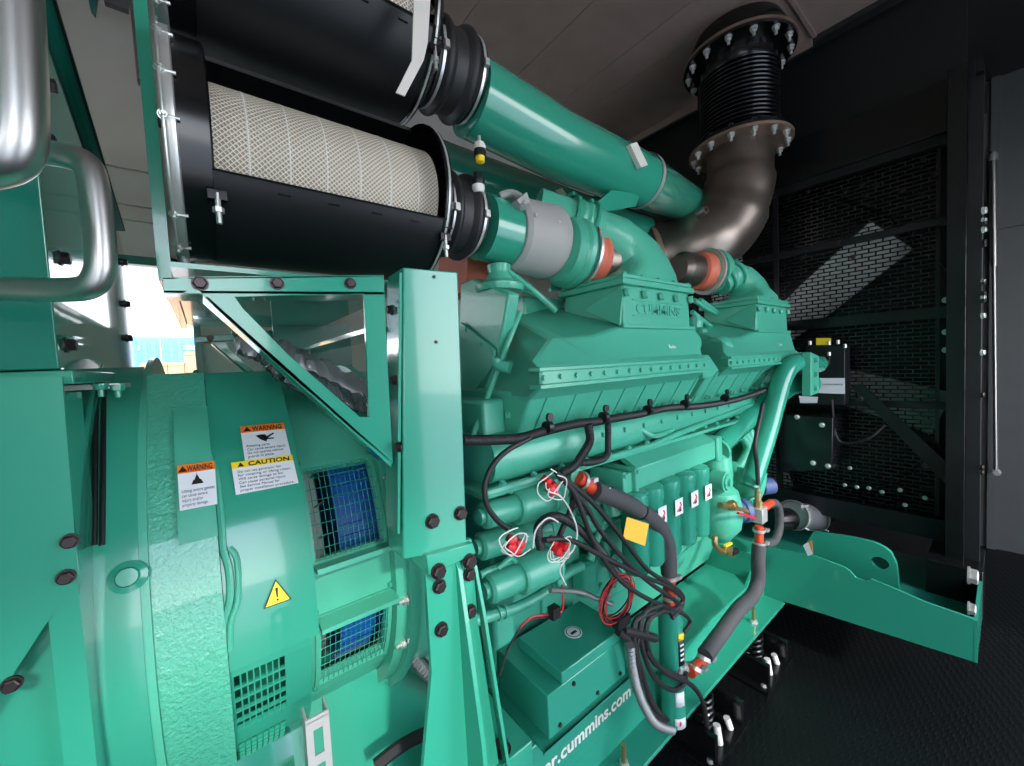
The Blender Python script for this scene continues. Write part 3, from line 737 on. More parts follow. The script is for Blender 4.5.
def indicator(px, py, y, body, up_, lab):
    p = P(px, py, y=y); t = thing('restriction_indicator', p, lab, 'gauge', 'filter restriction indicators on the intake pipes'); s = 1 if up_ else -1
    MB().cyl(p, p+V((0,0,s*.035)), .005).build('stem', 'zinc', t)
    MB().lathe(p, (0,0,s), [(.02,.014),(.03,.018),(.04,.018)], 20).build('collar', 'white', t)
    MB().lathe(p, (0,0,s), [(.04,.017),(.05,.019),(.06,.018)], 20).build('body', 'mblack', t)
    MB().lathe(p, (0,0,s), [(.06,.014),(.075,.013),(.078,.008)], 20).build('cap', body, t)
indicator(479, 136, .97, 'lye', False, 'small restriction indicator with yellow cap hanging under the long intake pipe')
indicator(479, 200, .94, 'mblack', True, 'small black capped restriction indicator standing on the short intake pipe')

# turbo inlet and grey blanket
t = thing('insulation_blanket', P(534,240,y=1.05)-V((0,0,.15)), 'grey insulation blanket wrapped around the near turbocharger inlet', 'blanket')
b = MB(); b.lathe(P(507,234,y=1.05), P(567,247,y=1.05)-P(507,234,y=1.05), [(0,.112),(.015,.122),(.07,.124),(.13,.128),(.175,.132),(.19,.125)], 40); b.build('wrap', 'blanket', t)
b = MB(); b.prism([P(517,200,y=.93), P(527,192,y=.93), P(530,202,y=.93), P(522,207,y=.93)], (0,.03,0)); b.tube([P(500,196,y=1.0), P(512,193,y=.98), P(522,199,y=.95), P(523,207,y=.93)], .012, 8, 4); b.build('flap', 'blanket', t)
for px, py in ((536,215),(559,222)): bolt(t, P(px,py,y=.925), (0,-1,.3), .004, m='zinc')
def turbo(o, d, label):
    t = thing('turbocharger', o, label, 'turbocharger', 'turbochargers under the intake pipes'); o = V(o); d = V(d)
    MB().lathe(o, d, [(0,.09),(.015,.115),(.04,.126),(.048,.12),(.06,.13),(.08,.13),(.088,.115),(.12,.11)], 36).build('compressor_housing', 'cast', t)
    MB().lathe(o, d, [(.10,.13),(.112,.13),(.112,.105),(.10,.105)], 36, False).build('v_band_clamp', 'zinc', t)
    MB().lathe(o, d, [(.112,.102),(.13,.11),(.145,.102),(.16,.102),(.17,.109),(.19,.104),(.2,.09)], 36).build('heat_boot', 'orange', t)
    MB().lathe(o, d, [(.2,.09),(.24,.095),(.30,.095),(.33,.07)], 28).build('turbine_housing', 'exh', t)
turbo(P(556,249,y=1.02), (1,-.08,-.10), 'green turbocharger with terracotta boot beside the grey blanket')
turbo(P(719,273,y=1.06), (-1,.25,.02), 'green turbocharger with terracotta boot under the exhaust elbow')
MB_ = MB(); MB_.lathe(P(452,268,y=1.3), (1,0,0), [(0,.11),(.03,.115),(.06,.108),(.09,.112),(.12,.1)], 32); tag(MB_.build('heat_boot', 'orange'), 'dark terracotta boot behind the lower black coupling', 'hose coupling')

# ================================================================== EXHAUST
EX = 2.725
t = thing('exhaust_elbow', (2.6, 1.2, 2.2), 'bare brown grey steel exhaust elbow curving down from the bolted flange', 'exhaust pipe')
b = MB(); b.tube([(EX,1.06,2.87),(EX,1.06,2.76),P(737,192,y=1.065),P(724,224,y=1.12),P(699,246,y=1.22),P(668,256,y=1.38),P(645,262,y=1.5)], [.182,.184,.198,.215,.222,.215,.205], 40, 5); b.build('elbow', 'exh', t)
b = MB(); b.tube([P(650,262,y=1.48),P(630,262,y=1.7),P(610,262,y=1.8)], .17, 28, 3); b.build('outlet_pipe', 'exh', t)
MB().lathe(P(655,260,y=1.44), (-.7,.7,-.1), [(-.02,.2),(.02,.215),(.03,.215),(.03,.18)], 36, False).build('end_clamp', 'rust', t, solid=.004)
p = P(704,212,y=1.0); b = MB(); b.lathe(p+V((0,.03,0)), (-.3,-1,.1), [(0,.026),(.02,.026),(.05,.02),(.05,.012)], 20, False); b.build('sensor_boss', 'exh', t)
MB().lathe((EX,1.06,2.865), (0,0,1), [(0,.17),(0,.285),(.016,.285),(.016,.17)], 56, False).build('flange', 'rust', t)
t2 = thing('exhaust_bellows', (EX, 1.06, 2.88), 'black corrugated exhaust bellows bolted between two flanges under the ceiling', 'bellows')
prof = [(2.883,.283),(2.899,.283),(2.899,.215),(2.925,.21)]
for k in range(16):
    z = 2.93+k*.0235; prof += [(z,.198),(z+.006,.222),(z+.0115,.226),(z+.017,.222)]
prof += [(3.312,.198),(3.335,.21),(3.39,.21),(3.39,.305),(3.405,.305)]
prof += [(3.405,.202)]
MB().lathe((EX,1.06,0), (0,0,1), prof, 64).build('bellows', 'black', t2)
MB().lathe((EX,1.06,3.406), (0,0,1), [(0,.2),(0,.31),(.014,.31),(.014,.2)], 56, False).build('upper_flange', 'rust', t2)
MB().lathe((EX,1.06,3.42), (0,0,1), [(0,.23),(.02,.27),(.06,.27),(.129,.24)], 56).build('ceiling_collar', 'black', t2)
for k in range(14):
    a = 2*PI*(k+.5)/14; c, s = math.cos(a), math.sin(a)
    bolt(t, (EX+.255*c, 1.06+.255*s, 2.865), (0,0,-1), .015, h=.018, m='zinc', stud=.022)
    bolt(t2, (EX+.275*c, 1.06+.275*s, 3.39), (0,0,-1), .015, h=.018, m='zinc', stud=.022)
    bolt(t2, (EX+.255*c, 1.06+.255*s, 2.90), (0,0,1), .013, h=.016, m='mblack')
# ================================================================== ENGINE
t = thing('diesel_engine', (1.6, 1.28, .36), 'large green painted diesel engine with twin side housings and crossover elbows', 'engine'); EN = t
b = MB(); b.box(.66, 2.50, 1.00, 1.60, .62, 1.30); b.build('engine_block', 'cast', t, bevel=.01)
b = MB(); b.prism([(.66, 1.02, .62), (.66, 1.10, .38), (.66, 1.50, .38), (.66, 1.58, .62)], (1.75, 0, 0)); b.build('oil_pan', 'cast', t, bevel=.01)
b = MB(); b.box(.62, .70, .93, 1.64, .75, 1.50); b.build('rear_housing', 'cast', t, bevel=.012)
for k in range(6): MB().box(.86+k*.27, 1.02+k*.27, .985, 1.0, .70, .92).build('inspection_cover', 'cast', t, bevel=.004)
for k in range(6):
    for dx in (.02, .14):
        for z in (.715, .905): bolt(t, (.86+k*.27+dx, .985, z), (0,-1,0), .007, m='cast')
def aftercooler(dx, ez, first, dv=(-1, .48, .34), hl=.22, sx=1, rs=1):
    ox = V((dx, 0, 0))
    def ring(x, r, back, xr=None, xb=None):
        xr = x if xr is None else xr; xb = xr if xb is None else xb
        return [V((x,.757,1.535))+ox, V((x,.757,1.588))+ox, V((x,.775,1.604))+ox, V((xr,r[0],r[1]))+ox, V((xb,1.15,back))+ox, V((x+.03,1.15,1.50))+ox, V((x,.81,1.50))+ox]
    b = MB(); b.rings([ring(.69,(.83,1.668),1.78,.80,.90), ring(.93,(.83,1.672),1.785,.86,.93), ring(.98,(.825,1.678),1.79), ring(1.10,(.805,1.708),1.82), ring(1.60,(.80,1.714),1.82)])
    h = b.build('aftercooler_housing', 'cast', t, bevel=.008)
    MB().box(.675+dx, 1.605+dx, .742, .79, 1.531, 1.543).build('lower_lip', 'cast', h, bevel=.002)
    b = MB(); b.box(.675+dx, 1.605+dx, .744, .79, 1.577, 1.588); b.build('upper_lip', 'cast', h, bevel=.002)
    for k in range(15): bolt(h, (.70+dx+k*.0625, .757, 1.560), (0,-1,0), .0068, m='cast')
    b = MB()
    b.rings([[V((1.11+dx,.798,1.70)), V((1.555+dx,.798,1.70)), V((1.555+dx,1.08,1.71)), V((1.11+dx,1.08,1.71))], [V((1.12+dx,.802,1.85)), V((1.55+dx,.802,1.85)), V((1.55+dx,1.07,1.85)), V((1.12+dx,1.07,1.85))]])
    b.build('inlet_tower', 'cast', h, bevel=.006)
    b = MB(); b.box(1.095+dx, 1.568+dx, .785, .81, 1.703, 1.715); b.prism([(1.09+dx,.80,1.71),(1.11+dx,.80,1.81),(1.12+dx,.81,1.85),(1.09+dx,.95,1.78)], (.01,0,0)); b.build('tower_ledge', 'cast', h, bevel=.002)
    b = MB(); b.box(1.10+dx, 1.57+dx, .786, 1.09, 1.848, 1.868); b.build('tower_flange', 'cast', h, bevel=.003)
    b = MB(); b.box(1.11+dx, 1.56+dx, .792, 1.08, 1.870, 1.884); b.build('elbow_flange', 'cast', h, bevel=.003)
    for k in range(5): bolt(h, (1.125+dx+k*.105, .794, 1.832), (0,-.2,-1), .010, h=.022, m='cast')
    for k in range(5): bolt(h, (1.13+dx+k*.105, .805, 1.884), (0,0,1), .007, m='cast')
    if first:
        text('CUMMINS', (1.185+dx, .7990, 1.755), (1,0,0), (0,0,1), .05, 'cast', h, bold=.001, ext=.0025, width=.29)
        b = MB(); b.box(1.165+dx,1.495+dx,.796,.80,1.745,1.748); b.box(1.165+dx,1.495+dx,.796,.80,1.798,1.801); b.build('name_border', 'cast', h)
    text('Turbo', (1.36+dx, .781, 1.63), (1,0,0), (0,.025,.11), .02, 'label', h, ext=.0004)
    # elbow: rectangular foot lofted to a round pipe
    def sec(c, ux, uy, hx, hy, e, n=32):
        out = []
        for j in range(n):
            a = 2*PI*j/n; ca, sa = math.cos(a), math.sin(a)
            out.append(V(c)+V(ux)*(hx*math.copysign(abs(ca)**e, ca))+V(uy)*(hy*math.copysign(abs(sa)**e, sa)))
        return out
    X_, Y_ = V((1,0,0)), V((0,1,0)); R_ = []
    k = ez
    for c, ang, hx, hy, e in (((1.40,.985,1.905),0,.195,.115,.4),((1.40,.985,1.94),4,.19,.112,.5),((1.395,.985,1.98),14,.165,.108,.7),((1.375,.99,2.02),32,.14,.102,.85),((1.345,1.0,2.055),52,.115,.096,1),((1.30,1.01,2.085),68,.098,.09,1),((1.24,1.025,2.105),76,.085,.085,1),((1.20,1.04,2.115),76,.082,.082,1)):
        a = math.radians(ang); hx, hy = (hx, hy) if c[2] < 1.95 else (hx*rs, hy*rs); hx *= .92; c = V((1.40+(c[0]-1.40)*sx+dx-.015, c[1]-.05, 1.885+(c[2]-1.905)*k))
        R_.append(sec(c, (math.cos(a),0,math.sin(a)), Y_, hx, hy, e))
    MB().rings(R_).build('inlet_elbow', 'cast', h)
    e_ = V((1.385-.20*sx+dx, .99, 1.885+.21*k)); d = V(dv)
    MB().lathe(e_, d, [(t_, r_*rs) for t_, r_ in ((-.03,.083),(0,.083),(0,.094),(.012,.094),(.014,.086),(.03,.090),(.045,.084),(.06,.090),(.075,.084),(.078,.094),(.09,.094),(.09,.08),(hl,.078))], 32).build('crossover_hose', 'cast', h)
    for s_ in (.006, .084):
        q = e_+d.normalized()*s_; MB().lathe(q, d, [(-.005,.095*rs),(.005,.095*rs),(.005,.098*rs),(-.005,.098*rs)], 32, False).build('band_clamp', 'green', h)
        MB().bar(q+V((0,-.03,.095*rs)), q+V((0,.04,.095*rs)), .012, .014).build('clamp_screw', 'green', h)
    return h
aftercooler(0, 1.0, True)
aftercooler(1.12, .80, False, (-1, .35, -.55), .12, .35, .84)
# notch piece between the two housings
b = MB(); b.prism([(1.60,.775,1.53),(1.64,.79,1.50),(1.70,.79,1.50),(1.75,.775,1.53),(1.71,.80,1.60),(1.64,.80,1.60)], (0,.2,0)); b.build('joint_piece', 'cast', t, bevel=.006)
MB().lathe((1.56,.90,1.655), (1,0,0), [(0,.06),(.06,.065),(.07,.078),(.085,.078),(.09,.065),(.17,.06)], 28).build('water_transfer_tube', 'cast', t)
for (x, z, y) in ((.72,1.60,.94),(.74,1.72,.98),(.70,1.45,.93),(.72,1.52,.95)): bolt(t, (x, y-.012, z), (0,-1,0), .009, m='cast')
# head fins below the housings
for x0, x1 in ((.70, 1.66), (1.72, 2.74)):
    b = MB(); b.prism([(x0,.80,1.525),(x0,.885,1.385),(x0,1.2,1.385),(x0,1.2,1.525)], (x1-x0,0,0)); h = b.build('cylinder_head_bank', 'cast', t, bevel=.01)
    n = 8
    for k in range(n):
        x = x0+.06+k*(x1-x0-.1)/(n-1)
        MB().prism([(x,.797,1.522),(x,.872,1.40),(x,.90,1.40),(x,.82,1.522)], (.006,0,0)).build('head_rib', 'cast', h)
        bolt(h, (x+.035,.868,1.405), (0,-1,-.3), .009, m='cast'); bolt(h, (x+.075,.870,1.402), (0,-1,-.3), .009, m='cast')
# long rounded cover below the harness
def rc(x, y0=.86, z0=1.265, z1=1.40):
    zc = (z0+z1)/2; hh = (z1-z0)/2
    return [V((x, y0+.05-.055*math.cos(math.radians(a)), zc+hh*math.sin(math.radians(a)))) for a in range(-90, 91, 15)]+[V((x,1.1,z1)), V((x,1.1,z0))]
b = MB(); b.rings([rc(.60), rc(.63,.855), rc(2.42,.855), rc(2.46)]); h = b.build('side_cover', 'cast', t)
pts = [(.56,.85,1.262),(1.0,.85,1.262),(1.3,.85,1.262),(1.45,.85,1.272),(1.9,.85,1.30),(2.4,.85,1.33)]
MB().tube(pts, .012, 8, 4).build('cover_rail', 'cast', h)
b = MB(); b.box(.55, 2.45, .845, 1.0, 1.247, 1.262); b.build('cover_flange', 'cast', h, bevel=.003)
for k in range(16): bolt(h, (.62+k*.115, .855, 1.262+.012), (0,-.4,1), .008, m='cast')
# left end housing and breather
f7 = lambda x, y, X=.72: P(x, y, x=X)
b = MB(); b.prism([f7(460,283), f7(472,278), f7(509,293), f7(496,366), f7(463,440), f7(455,440)], (.045,0,0)); b.build('gear_housing', 'cast', t, bevel=.008)
b = MB(); b.prism([f7(463,322,.715), f7(497,350,.715), f7(495,366,.715), f7(470,400,.715), f7(462,380,.715)], (-.008,0,0)); b.build('end_cover', 'cast', t, bevel=.003)
for x, y in ((466,330),(482,344),(492,352),(468,392)): bolt(t, f7(x,y,.706), (-1,0,0), .006, m='cast')
p = P(500,292,x=.78); MB().lathe(p, (0,0,1), [(0,.075),(.012,.08),(.02,.08),(.035,.05),(.06,.035),(.085,.04),(.09,.03)], 28).build('breather_cap', 'cast', t)
b = MB(); b.tube([P(505,270,x=.80), P(530,288,x=.95), P(556,311,x=1.05)], .012, 10, 3); b.build('breather_pipe', 'cast', t)
b = MB(); b.tube([P(520,312,x=.80), P(505,350,x=.72), P(492,385,x=.68), P(472,438,x=.60)], .009, 10, 4); b.build('drain_tube', 'cast', t)
p = P(498,365,x=.66); b = MB(); b.tube([p+V((0,0,.02)), p, p+V((.02,-.03,-.01))], .016, 12, 3); b.build('pipe_fitting', 'cast', t)
# clutter behind housings: fuel rail, tubes
b = MB(); b.box(.98, 1.2, 1.15, 1.30, 1.75, 1.86); b.build('fuel_manifold', 'cast', t, bevel=.008)
for pts in ([(550,290),(562,285),(575,262),(600,272)], [(520,290),(548,300),(560,318)], [(572,262),(585,250),(612,256)], [(575,280),(590,290),(608,300)], [(560,300),(580,300),(600,288)]):
    MB().tube([P(x, y, y=1.12) for x, y in pts], .009, 8, 4).build('fuel_line', 'cast', t)
for x, y in ((556,283),(578,270),(598,290),(585,298)):
    p = P(x, y, y=1.14); MB().cyl(p+V((0,0,-.03)), p+V((0,0,.03)), .022, .018, 10).build('fitting', 'cast', t)
for pts in ([(692,312),(705,322),(717,330),(724,322),(722,316),(700,300)], [(690,330),(700,338),(712,342)], [(694,300),(706,308),(724,318)]):
    MB().tube([P(x, y, y=1.0) for x, y in pts], .012, 8, 4).build('fuel_line', 'cast', t)
for x, y in ((696,322),(702,335),(710,343)):
    p = P(x, y, y=.98); MB().lathe(p, (0,0,1), [(-.03,.03),(0,.034),(.03,.022)], 10).build('fitting', 'cast', t)
MB().lathe(P(716,349,y=.86), (1,0,0), [(-.02,.05),(.0,.062),(.03,.066),(.05,.055)], 24).build('water_flange', 'cast', t)
# front end
b = MB(); b.box(2.50, 2.60, .96, 1.64, .6, 1.65); b.build('front_housing', 'cast', t, bevel=.012)
b = MB(); b.box(2.50, 2.58, .90, 1.3, 1.50, 1.72); b.build('thermostat_housing', 'cast', t, bevel=.012)
q = [P(811,352,y=.64), P(819,356,y=.64), P(819,393,y=.64), P(811,396,y=.64)]
MB().prism(q, (0,.04,0)).build('thermostat_flange', 'cast', t, bevel=.003)
for y in (360, 374, 388): bolt(t, P(815,y,y=.638), (0,-1,0), .012, m='cast')
MB().tube([P(818,364,y=.69), P(802,362,y=.70), P(789,367,y=.725), P(780,385,y=.745), P(767,432,y=.77), P(755,470,y=.79), P(749,487,y=.80)], .048, 28, 6).build('coolant_pipe', 'green', t)
MB().tube([P(812,384,y=.70), P(796,384,y=.745), P(776,396,y=.80), P(742,424,y=.86), P(717,446,y=.86)], .052, 28, 6).build('coolant_pipe', 'green', t)
MB().tube([P(752,470,y=.82), P(748,490,y=.83), P(738,486,y=.90), P(733,472,y=.98)], .068, 24, 5).build('pump_elbow', 'cast', t)
p = P(748,498,y=.80); MB().lathe(p, (0,-.5,-1), [(0,.05),(.03,.042),(.045,.02)], 20).build('elbow_cap', 'cast', t)
for k in range(3):
    MB().tube([P(738+k*5,432-k*2,y=.95), P(748+k*3,448,y=.92), P(738+k*3,468,y=.95)], .024, 12, 4).build('manifold_runner', 'cast', t)
MB().lathe(P(715,451,y=.85), P(724,438,y=.87)-P(715,451,y=.85), [(0,.05),(.0,.062),(.02,.062),(.02,.055)], 20).build('pipe_flange', 'cast', t)
# water pump
p = P(719,485,y=.86)
b = MB(); b.lathe(P(716,452,y=.86), (0,0,-1), [(0,.045),(.02,.065),(.10,.07),(.16,.066),(.20,.075),(.22,.05)], 28); b.build('oil_cooler_end', 'cast', t)
b = MB(); b.lathe(P(718,490,y=.85), (0,0,-1), [(-.05,.03),(0,.085),(.09,.105),(.17,.095),(.23,.05),(.25,.02)], 28); b.build('pump_volute', 'cast', t)
q = P(727,482,y=.78); MB().lathe(q, (0,-1,0), [(-.06,.045),(0,.045),(0,.034),(.008,.034),(.008,.016),(.02,.016)], 24).build('pump_cap', 'cast', t)
MB().lathe(P(731,512,y=.82), (1,-.5,0), [(0,.05),(.05,.05),(.055,.058),(.08,.058)], 24).build('pump_cap', 'bluec', t)
MB().lathe(P(760,487,y=.95), (1,-.5,0), [(0,.05),(.08,.05)], 24).build('pipe_cap', 'bluec', t)
# oil filter head and spin on filters
ha, hb = P(623,477,y=.86), P(702,451,y=.86)
b = MB(); b.prism([ha+V((0,-.06,-.035)), V((hb.x,.80,ha.z-.035)), V((hb.x,.80,ha.z+.045)), ha+V((0,-.06,.045))], (0,.16,0)); fh = b.build('filter_head', 'cast', t, bevel=.006)
MB().prism([V((ha.x,.80,ha.z+.045)), V((hb.x,.80,ha.z+.045)), V((hb.x,.95,ha.z+.12)), V((ha.x,.95,ha.z+.12))], (0,.02,-.01)).build('head_top', 'cast', fh)
zf = ha.z
for x in (ha.x-.10, ha.x-.03):
    b = MB(); b.box(x, x+.018, .785, .93, zf-.055, zf+.05); b.build('head_flange', 'cast', fh, bevel=.004)
    for z in (zf-.042, zf+.037): bolt(fh, (x+.009, .785, z), (0,-1,0), .006, m='cast')
MB().box(ha.x-.09, ha.x, .80, .92, zf-.04, zf+.035).build('head_spacer', 'cast', fh, bevel=.004)
b = MB(); b.box(hb.x, hb.x+.05, .79, .92, zf-.05, zf+.06); b.build('head_end', 'cast', fh, bevel=.008)
for i, px in enumerate((634, 650, 667, 683, 697)):
    x = P(px, 500, y=.80).x
    f = MB().lathe((x,.80,zf-.03), (0,0,-1), [(0,.044),(.006,.05),(.045,.05),(.05,.047),(.27,.047),(.285,.04),(.29,.02)], 28).build('oil_filter', 'green', t)
    if i:
        q = [V((x-.028,.752,zf-.10)), V((x+.024,.7515,zf-.10)), V((x+.024,.7515,zf-.16)), V((x-.028,.752,zf-.16))]
        lb = MB().prism(q, (0,-.0015,0)).build('filter_label', 'label', f)
        c = (q[0]+q[2])/2+V((0,-.002,0)); MB().tube([c+V((-.014,0,-.014)), c+V((.012,0,.004)), c+V((.004,0,.016))], .003, 6, 2).build('print', 'redp', lb); MB().box(c.x-.004,c.x+.012,c.y-.001,c.y,c.z-.018,c.z-.004).build('print', 'ink', lb)
# block side equipment
def starter(x0, x1, y, z, z1, r0, r1, lab):
    t = thing('starter_motor', (x0, y, z-r1), lab, 'starter motor', 'starter motors on the engine side')
    a, b_ = V((x0,y,z)), V((x1,y,z1)); L = (b_-a).length; d = b_-a
    MB().lathe(a, d, [(0,r0*.8),(.008,r0),(L*.47,r0),(L*.5,r0*.92)], 28).build('solenoid_end', 'cast', t)
    MB().lathe(a, d, [(L*.44,r1*.9),(L*.47,r1),(L*.95,r1),(L*.96,r1*1.08),(L,r1*1.08)], 28).build('motor_body', 'cast', t)
    MB().lathe(a, d, [(-.012,r0*.55),(.002,r0*.55)], 20).build('end_nut', 'cast', t)
    q = a.lerp(b_, .97); MB().box(q.x-.01,q.x+.012,q.y-r1*.8,q.y+r1*1.3,q.z-r1*1.25,q.z+r1*1.25).build('mount_flange', 'cast', t, bevel=.004)
    for s in (-1, 1): bolt(t, q+V((-.01,-.02,s*r1*1.1)), (-1,0,0), .006, m='cast')
    MB().tube([a+V((.04,0,r0*1.2)), a+V((.08,-.005,r0*1.6)), a+V((.10,0,r0*1.1))], .007, 8, 3).build('terminal_loop', 'cast', t)
for (pa, pb, y, r0, r1, lab) in (((482,516),(549,497),.86,.036,.051,'topmost green starter motor under the rounded side cover'),
        ((478,547),(545,529),.91,.038,.050,'middle green starter motor, behind the red connector cluster'),
        ((487,590),(552,562),.86,.038,.052,'lowest green starter motor above the green pipe')):
    a, c = P(*pa, y=y), P(*pb, y=y); starter(a.x, c.x, y, a.z, c.z, r0, r1, lab)
for pts, r, nm in (([(470,622),(497,614),(520,606),(545,592),(565,575),(582,566)], .015, 'coolant_return_pipe'), ([(480,575),(500,566),(520,560)], .010, 'oil_line'), ([(590,560),(600,530),(612,510),(622,492),(634,488)], .014, 'oil_line'), ([(605,540),(608,560),(615,585)], .012, 'oil_line')):
    MB().tube([P(x, y, y=.88) for x, y in pts], r, 12, 5).build(nm, 'cast', t)
for x, y in ((497,614), (503,612)): MB().lathe(P(x,y,y=.88), P(x+5,y-2,y=.88)-P(x,y,y=.88), [(0,.019),(.01,.019)], 16).build('pipe_collar', 'cast', t)
p = P(585,585,y=.93); MB().lathe(p, (0,0,-1), [(-.1,.03),(-.09,.045),(.02,.045),(.03,.03)], 24).build('coolant_filter', 'green', t)
p = P(600,545,y=.93); MB().lathe(p, (0,-1,0), [(-.05,.05),(.0,.05),(.01,.035),(.03,.03)], 24).build('fuel_pump', 'cast', t)
b = MB(); b.box(.98,1.22,.88,1.0,1.0,1.16); b.build('oil_pump_housing', 'cast', t, bevel=.015)
b = MB(); b.box(.80,1.0,.93,1.0,.9,1.24); b.build('cooler_housing', 'cast', t, bevel=.012)
MB().tube([P(578,477,y=.785), P(566,474,y=.86), P(560,474,y=1.0)], .024, 16, 4).build('hose_port', 'cast', t)
MB().tube([P(640,430,y=.86), P(655,436,y=.84), P(672,430,y=.86)], .010, 10, 4).build('fuel_line', 'cast', t)
for k in range(9): bolt(t, (1.05+k*.12, .852, 1.345), (0,-1,.1), .008, m='cast')
for px, py in ((596,520),(612,524),(606,548),(590,500),(640,560),(600,585)): bolt(t, P(px,py,y=.92), (0,-1,0), .009, m='cast')
for px, py, r in ((575,535,.03),(590,568,.035),(612,560,.028)):
    p = P(px,py,y=.95); MB().lathe(p, (0,-1,.15), [(-.06,r*1.2),(.0,r*1.2),(.006,r),(.02,r),(.024,r*.5)], 20).build('side_plug', 'cast', t)
p = P(610,500,y=.85); MB().lathe(p, (0,-.3,-1), [(-.02,.025),(0,.03),(.05,.03),(.055,.022)], 16).build('pipe_union', 'cast', t)
p = P(625,510,y=.86); b = MB(); b.tube([p+V((-.05,0,.05)), p+V((0,-.01,.05)), p+V((.03,-.01,.02)), p+V((.03,0,-.02))], .02, 16, 4); b.build('pipe_bend', 'cast', t)
# ================================================================== HARNESS, HOSES, LOOSE PARTS
Q = lambda pts, y: [P(*p[:2], y=(p[2] if len(p) > 2 else y)) for p in pts]
t = thing('wiring_harness', (1.2, .8, 1.2), 'black corrugated wiring harness clipped along the engine side with hanging branches', 'wiring harness'); H = t
def cond(pts, y, r, name='conduit', m='conduit', ribs=.006):
    return MB().tube(Q(pts, y), r, 12, 6, ribs=ribs, ribamp=.10 if ribs else 0).build(name, m, t)
cond([(462,440),(490,440),(520,438),(545,431),(575,424),(600,421),(622,417),(640,414),(668,408),(700,406),(725,402),(745,397),(765,390)], .80, .0135)
cond([(588,424),(590,440),(584,452),(574,466),(560,474)], .79, .014)
cond([(608,424),(608,440),(607,455),(598,461),(580,463)], .79, .011)
cond([(530,438),(508,450),(493,465),(485,485),(487,505),(497,520),(507,528)], .79, .0075)
cond([(560,474),(572,488),(572,505),(562,530),(556,545)], .77, .009)
for (x, y) in ((548,427),(604,417),(648,410),(685,404),(725,398)):
    b = MB(); p = P(x,y,y=.79); b.lathe(p+V((0,0,.0)), (1,0,.1), [(-.008,.018),(.008,.018)], 16); b.lathe(p+V((0,-.005,.028)), (0,-1,0), [(0,.012),(.008,.012)], 10); b.build('harness_clamp', 'mblack', t)
for pts in ([(558,474),(590,500),(612,525),(630,548),(648,570),(668,583),(680,592),(683,600),(674,610),(662,612)], [(560,476),(585,505),(600,530),(625,560),(650,583),(672,598),(680,606),(670,614)], [(556,472),(575,495),(595,545),(620,580),(650,600),(682,613),(690,622),(684,632)], [(545,540),(570,540),(600,555),(640,575),(665,585),(680,596),(682,606),(672,618)]):
    cond(pts, .74, .0075, 'cable', 'rubber', 0)
b = MB(); b.tube(Q([(541,548),(538,528),(548,518),(562,518),(580,530),(598,548),(615,570),(626,582)], .76), .013, 12, 6, ribs=.006, ribamp=.1); b.build('conduit', 'conduit', t)
# yellow and red tails
for pts, m in (([(566,470),(574,478),(580,486)], 'lye'), ([(568,468),(577,474),(583,482)], 'lor'), ([(562,585),(563,600),(562,610),(556,615)], 'wirer'), ([(552,617),(530,620),(518,632),(508,650),(500,675)], 'conduit'), ([(552,615),(532,617),(520,628)], 'wirer')):
    MB().tube(Q(pts, .80), .003, 8, 5).build('wire', m, t)
b = MB(); p = P(554,612,y=.79); b.box(p.x-.014,p.x+.014,p.y-.012,p.y+.012,p.z-.016,p.z+.016); b.build('connector', 'mblack', t)
for (x, y, lab) in ((552,485,'red connector caps tied high on the harness'),(514,542,'cluster of red connector caps beside the top starter motor'),(559,545,'red connector caps hanging beside the conduit loop')):
    c = thing('connector_cluster', P(x,y,y=.755), lab, 'connector', 'red capped connectors with white ties')
    k = 0
    for dx, dz in ((-.012,.012),(.012,-.006),(-.002,-.018),(-.014,-.006)):
        p = P(x,y,y=.755)+V((dx,random.uniform(-.01,.01),dz))
        d = V((random.uniform(-.5,.5),-1,random.uniform(-.5,.5)))
        MB().lathe(p, d, [(-.016,.008),(-.014,.012),(.008,.012),(.010,.008),(.012,.003)], 12).build('red_cap', 'redp', c)
    for s in range(3):
        p = P(x+random.uniform(-4,4),y+random.uniform(-4,4),y=.742); a0 = random.uniform(0,3)
        MB().tube([p+V(((.040+random.uniform(-.016,.010))*math.cos(a0+a), -.006*s, (.030+random.uniform(-.012,.012))*math.sin(a0+a))) for a in (0,.8,1.6,2.4,3.3,4.2,5.2)], .0016, 6, 4).build('tie', 'wirew', c)
t = tag(MB().tube(Q([(549,492),(560,496),(570,510),(577,530),(574,548),(568,556),(560,570),(566,585)], .74), .0022, 8, 6).build('white_cable', 'wirew'), 'thin white cable hanging from the top red connectors', 'cable')
t = tag(MB().tube(Q([(533,548),(536,530),(548,518),(558,522)], .745), .0022, 8, 6).build('white_cable', 'wirew'), 'short thin white cable looping beside the black conduit loop', 'cable')
t = thing('wire_coil', P(618,598,y=.74), 'coil of red and black wires hanging in front of the control box', 'wire coil')
for k in range(12):
    c = P(617+random.uniform(-2,2), 598+random.uniform(-3,3), y=.735+.004*k); rx, rz = .078+random.uniform(-.016,.016), .064+random.uniform(-.006,.006)
    MB().tube([c+V((rx*math.cos(a*PI/4), random.uniform(-.004,.004), rz*math.sin(a*PI/4))) for a in range(8)], .0019, 6, 5, closed=True).build('wire_loop', 'wirer' if k % 3 else 'mblack', t)
b = MB(); p = P(622,620,y=.74); b.box(p.x-.03,p.x+.03,p.y-.01,p.y+.015,p.z-.018,p.z+.012); b.build('wire_connector', 'mblack', t)
t = tag(MB().tube(Q([(550,590),(580,592),(600,600),(612,604)], .80), .008, 8, 4, ribs=.004, ribamp=.3).build('braided_strap', 'flex'), 'silver braided strap running behind the red wire coil', 'strap')
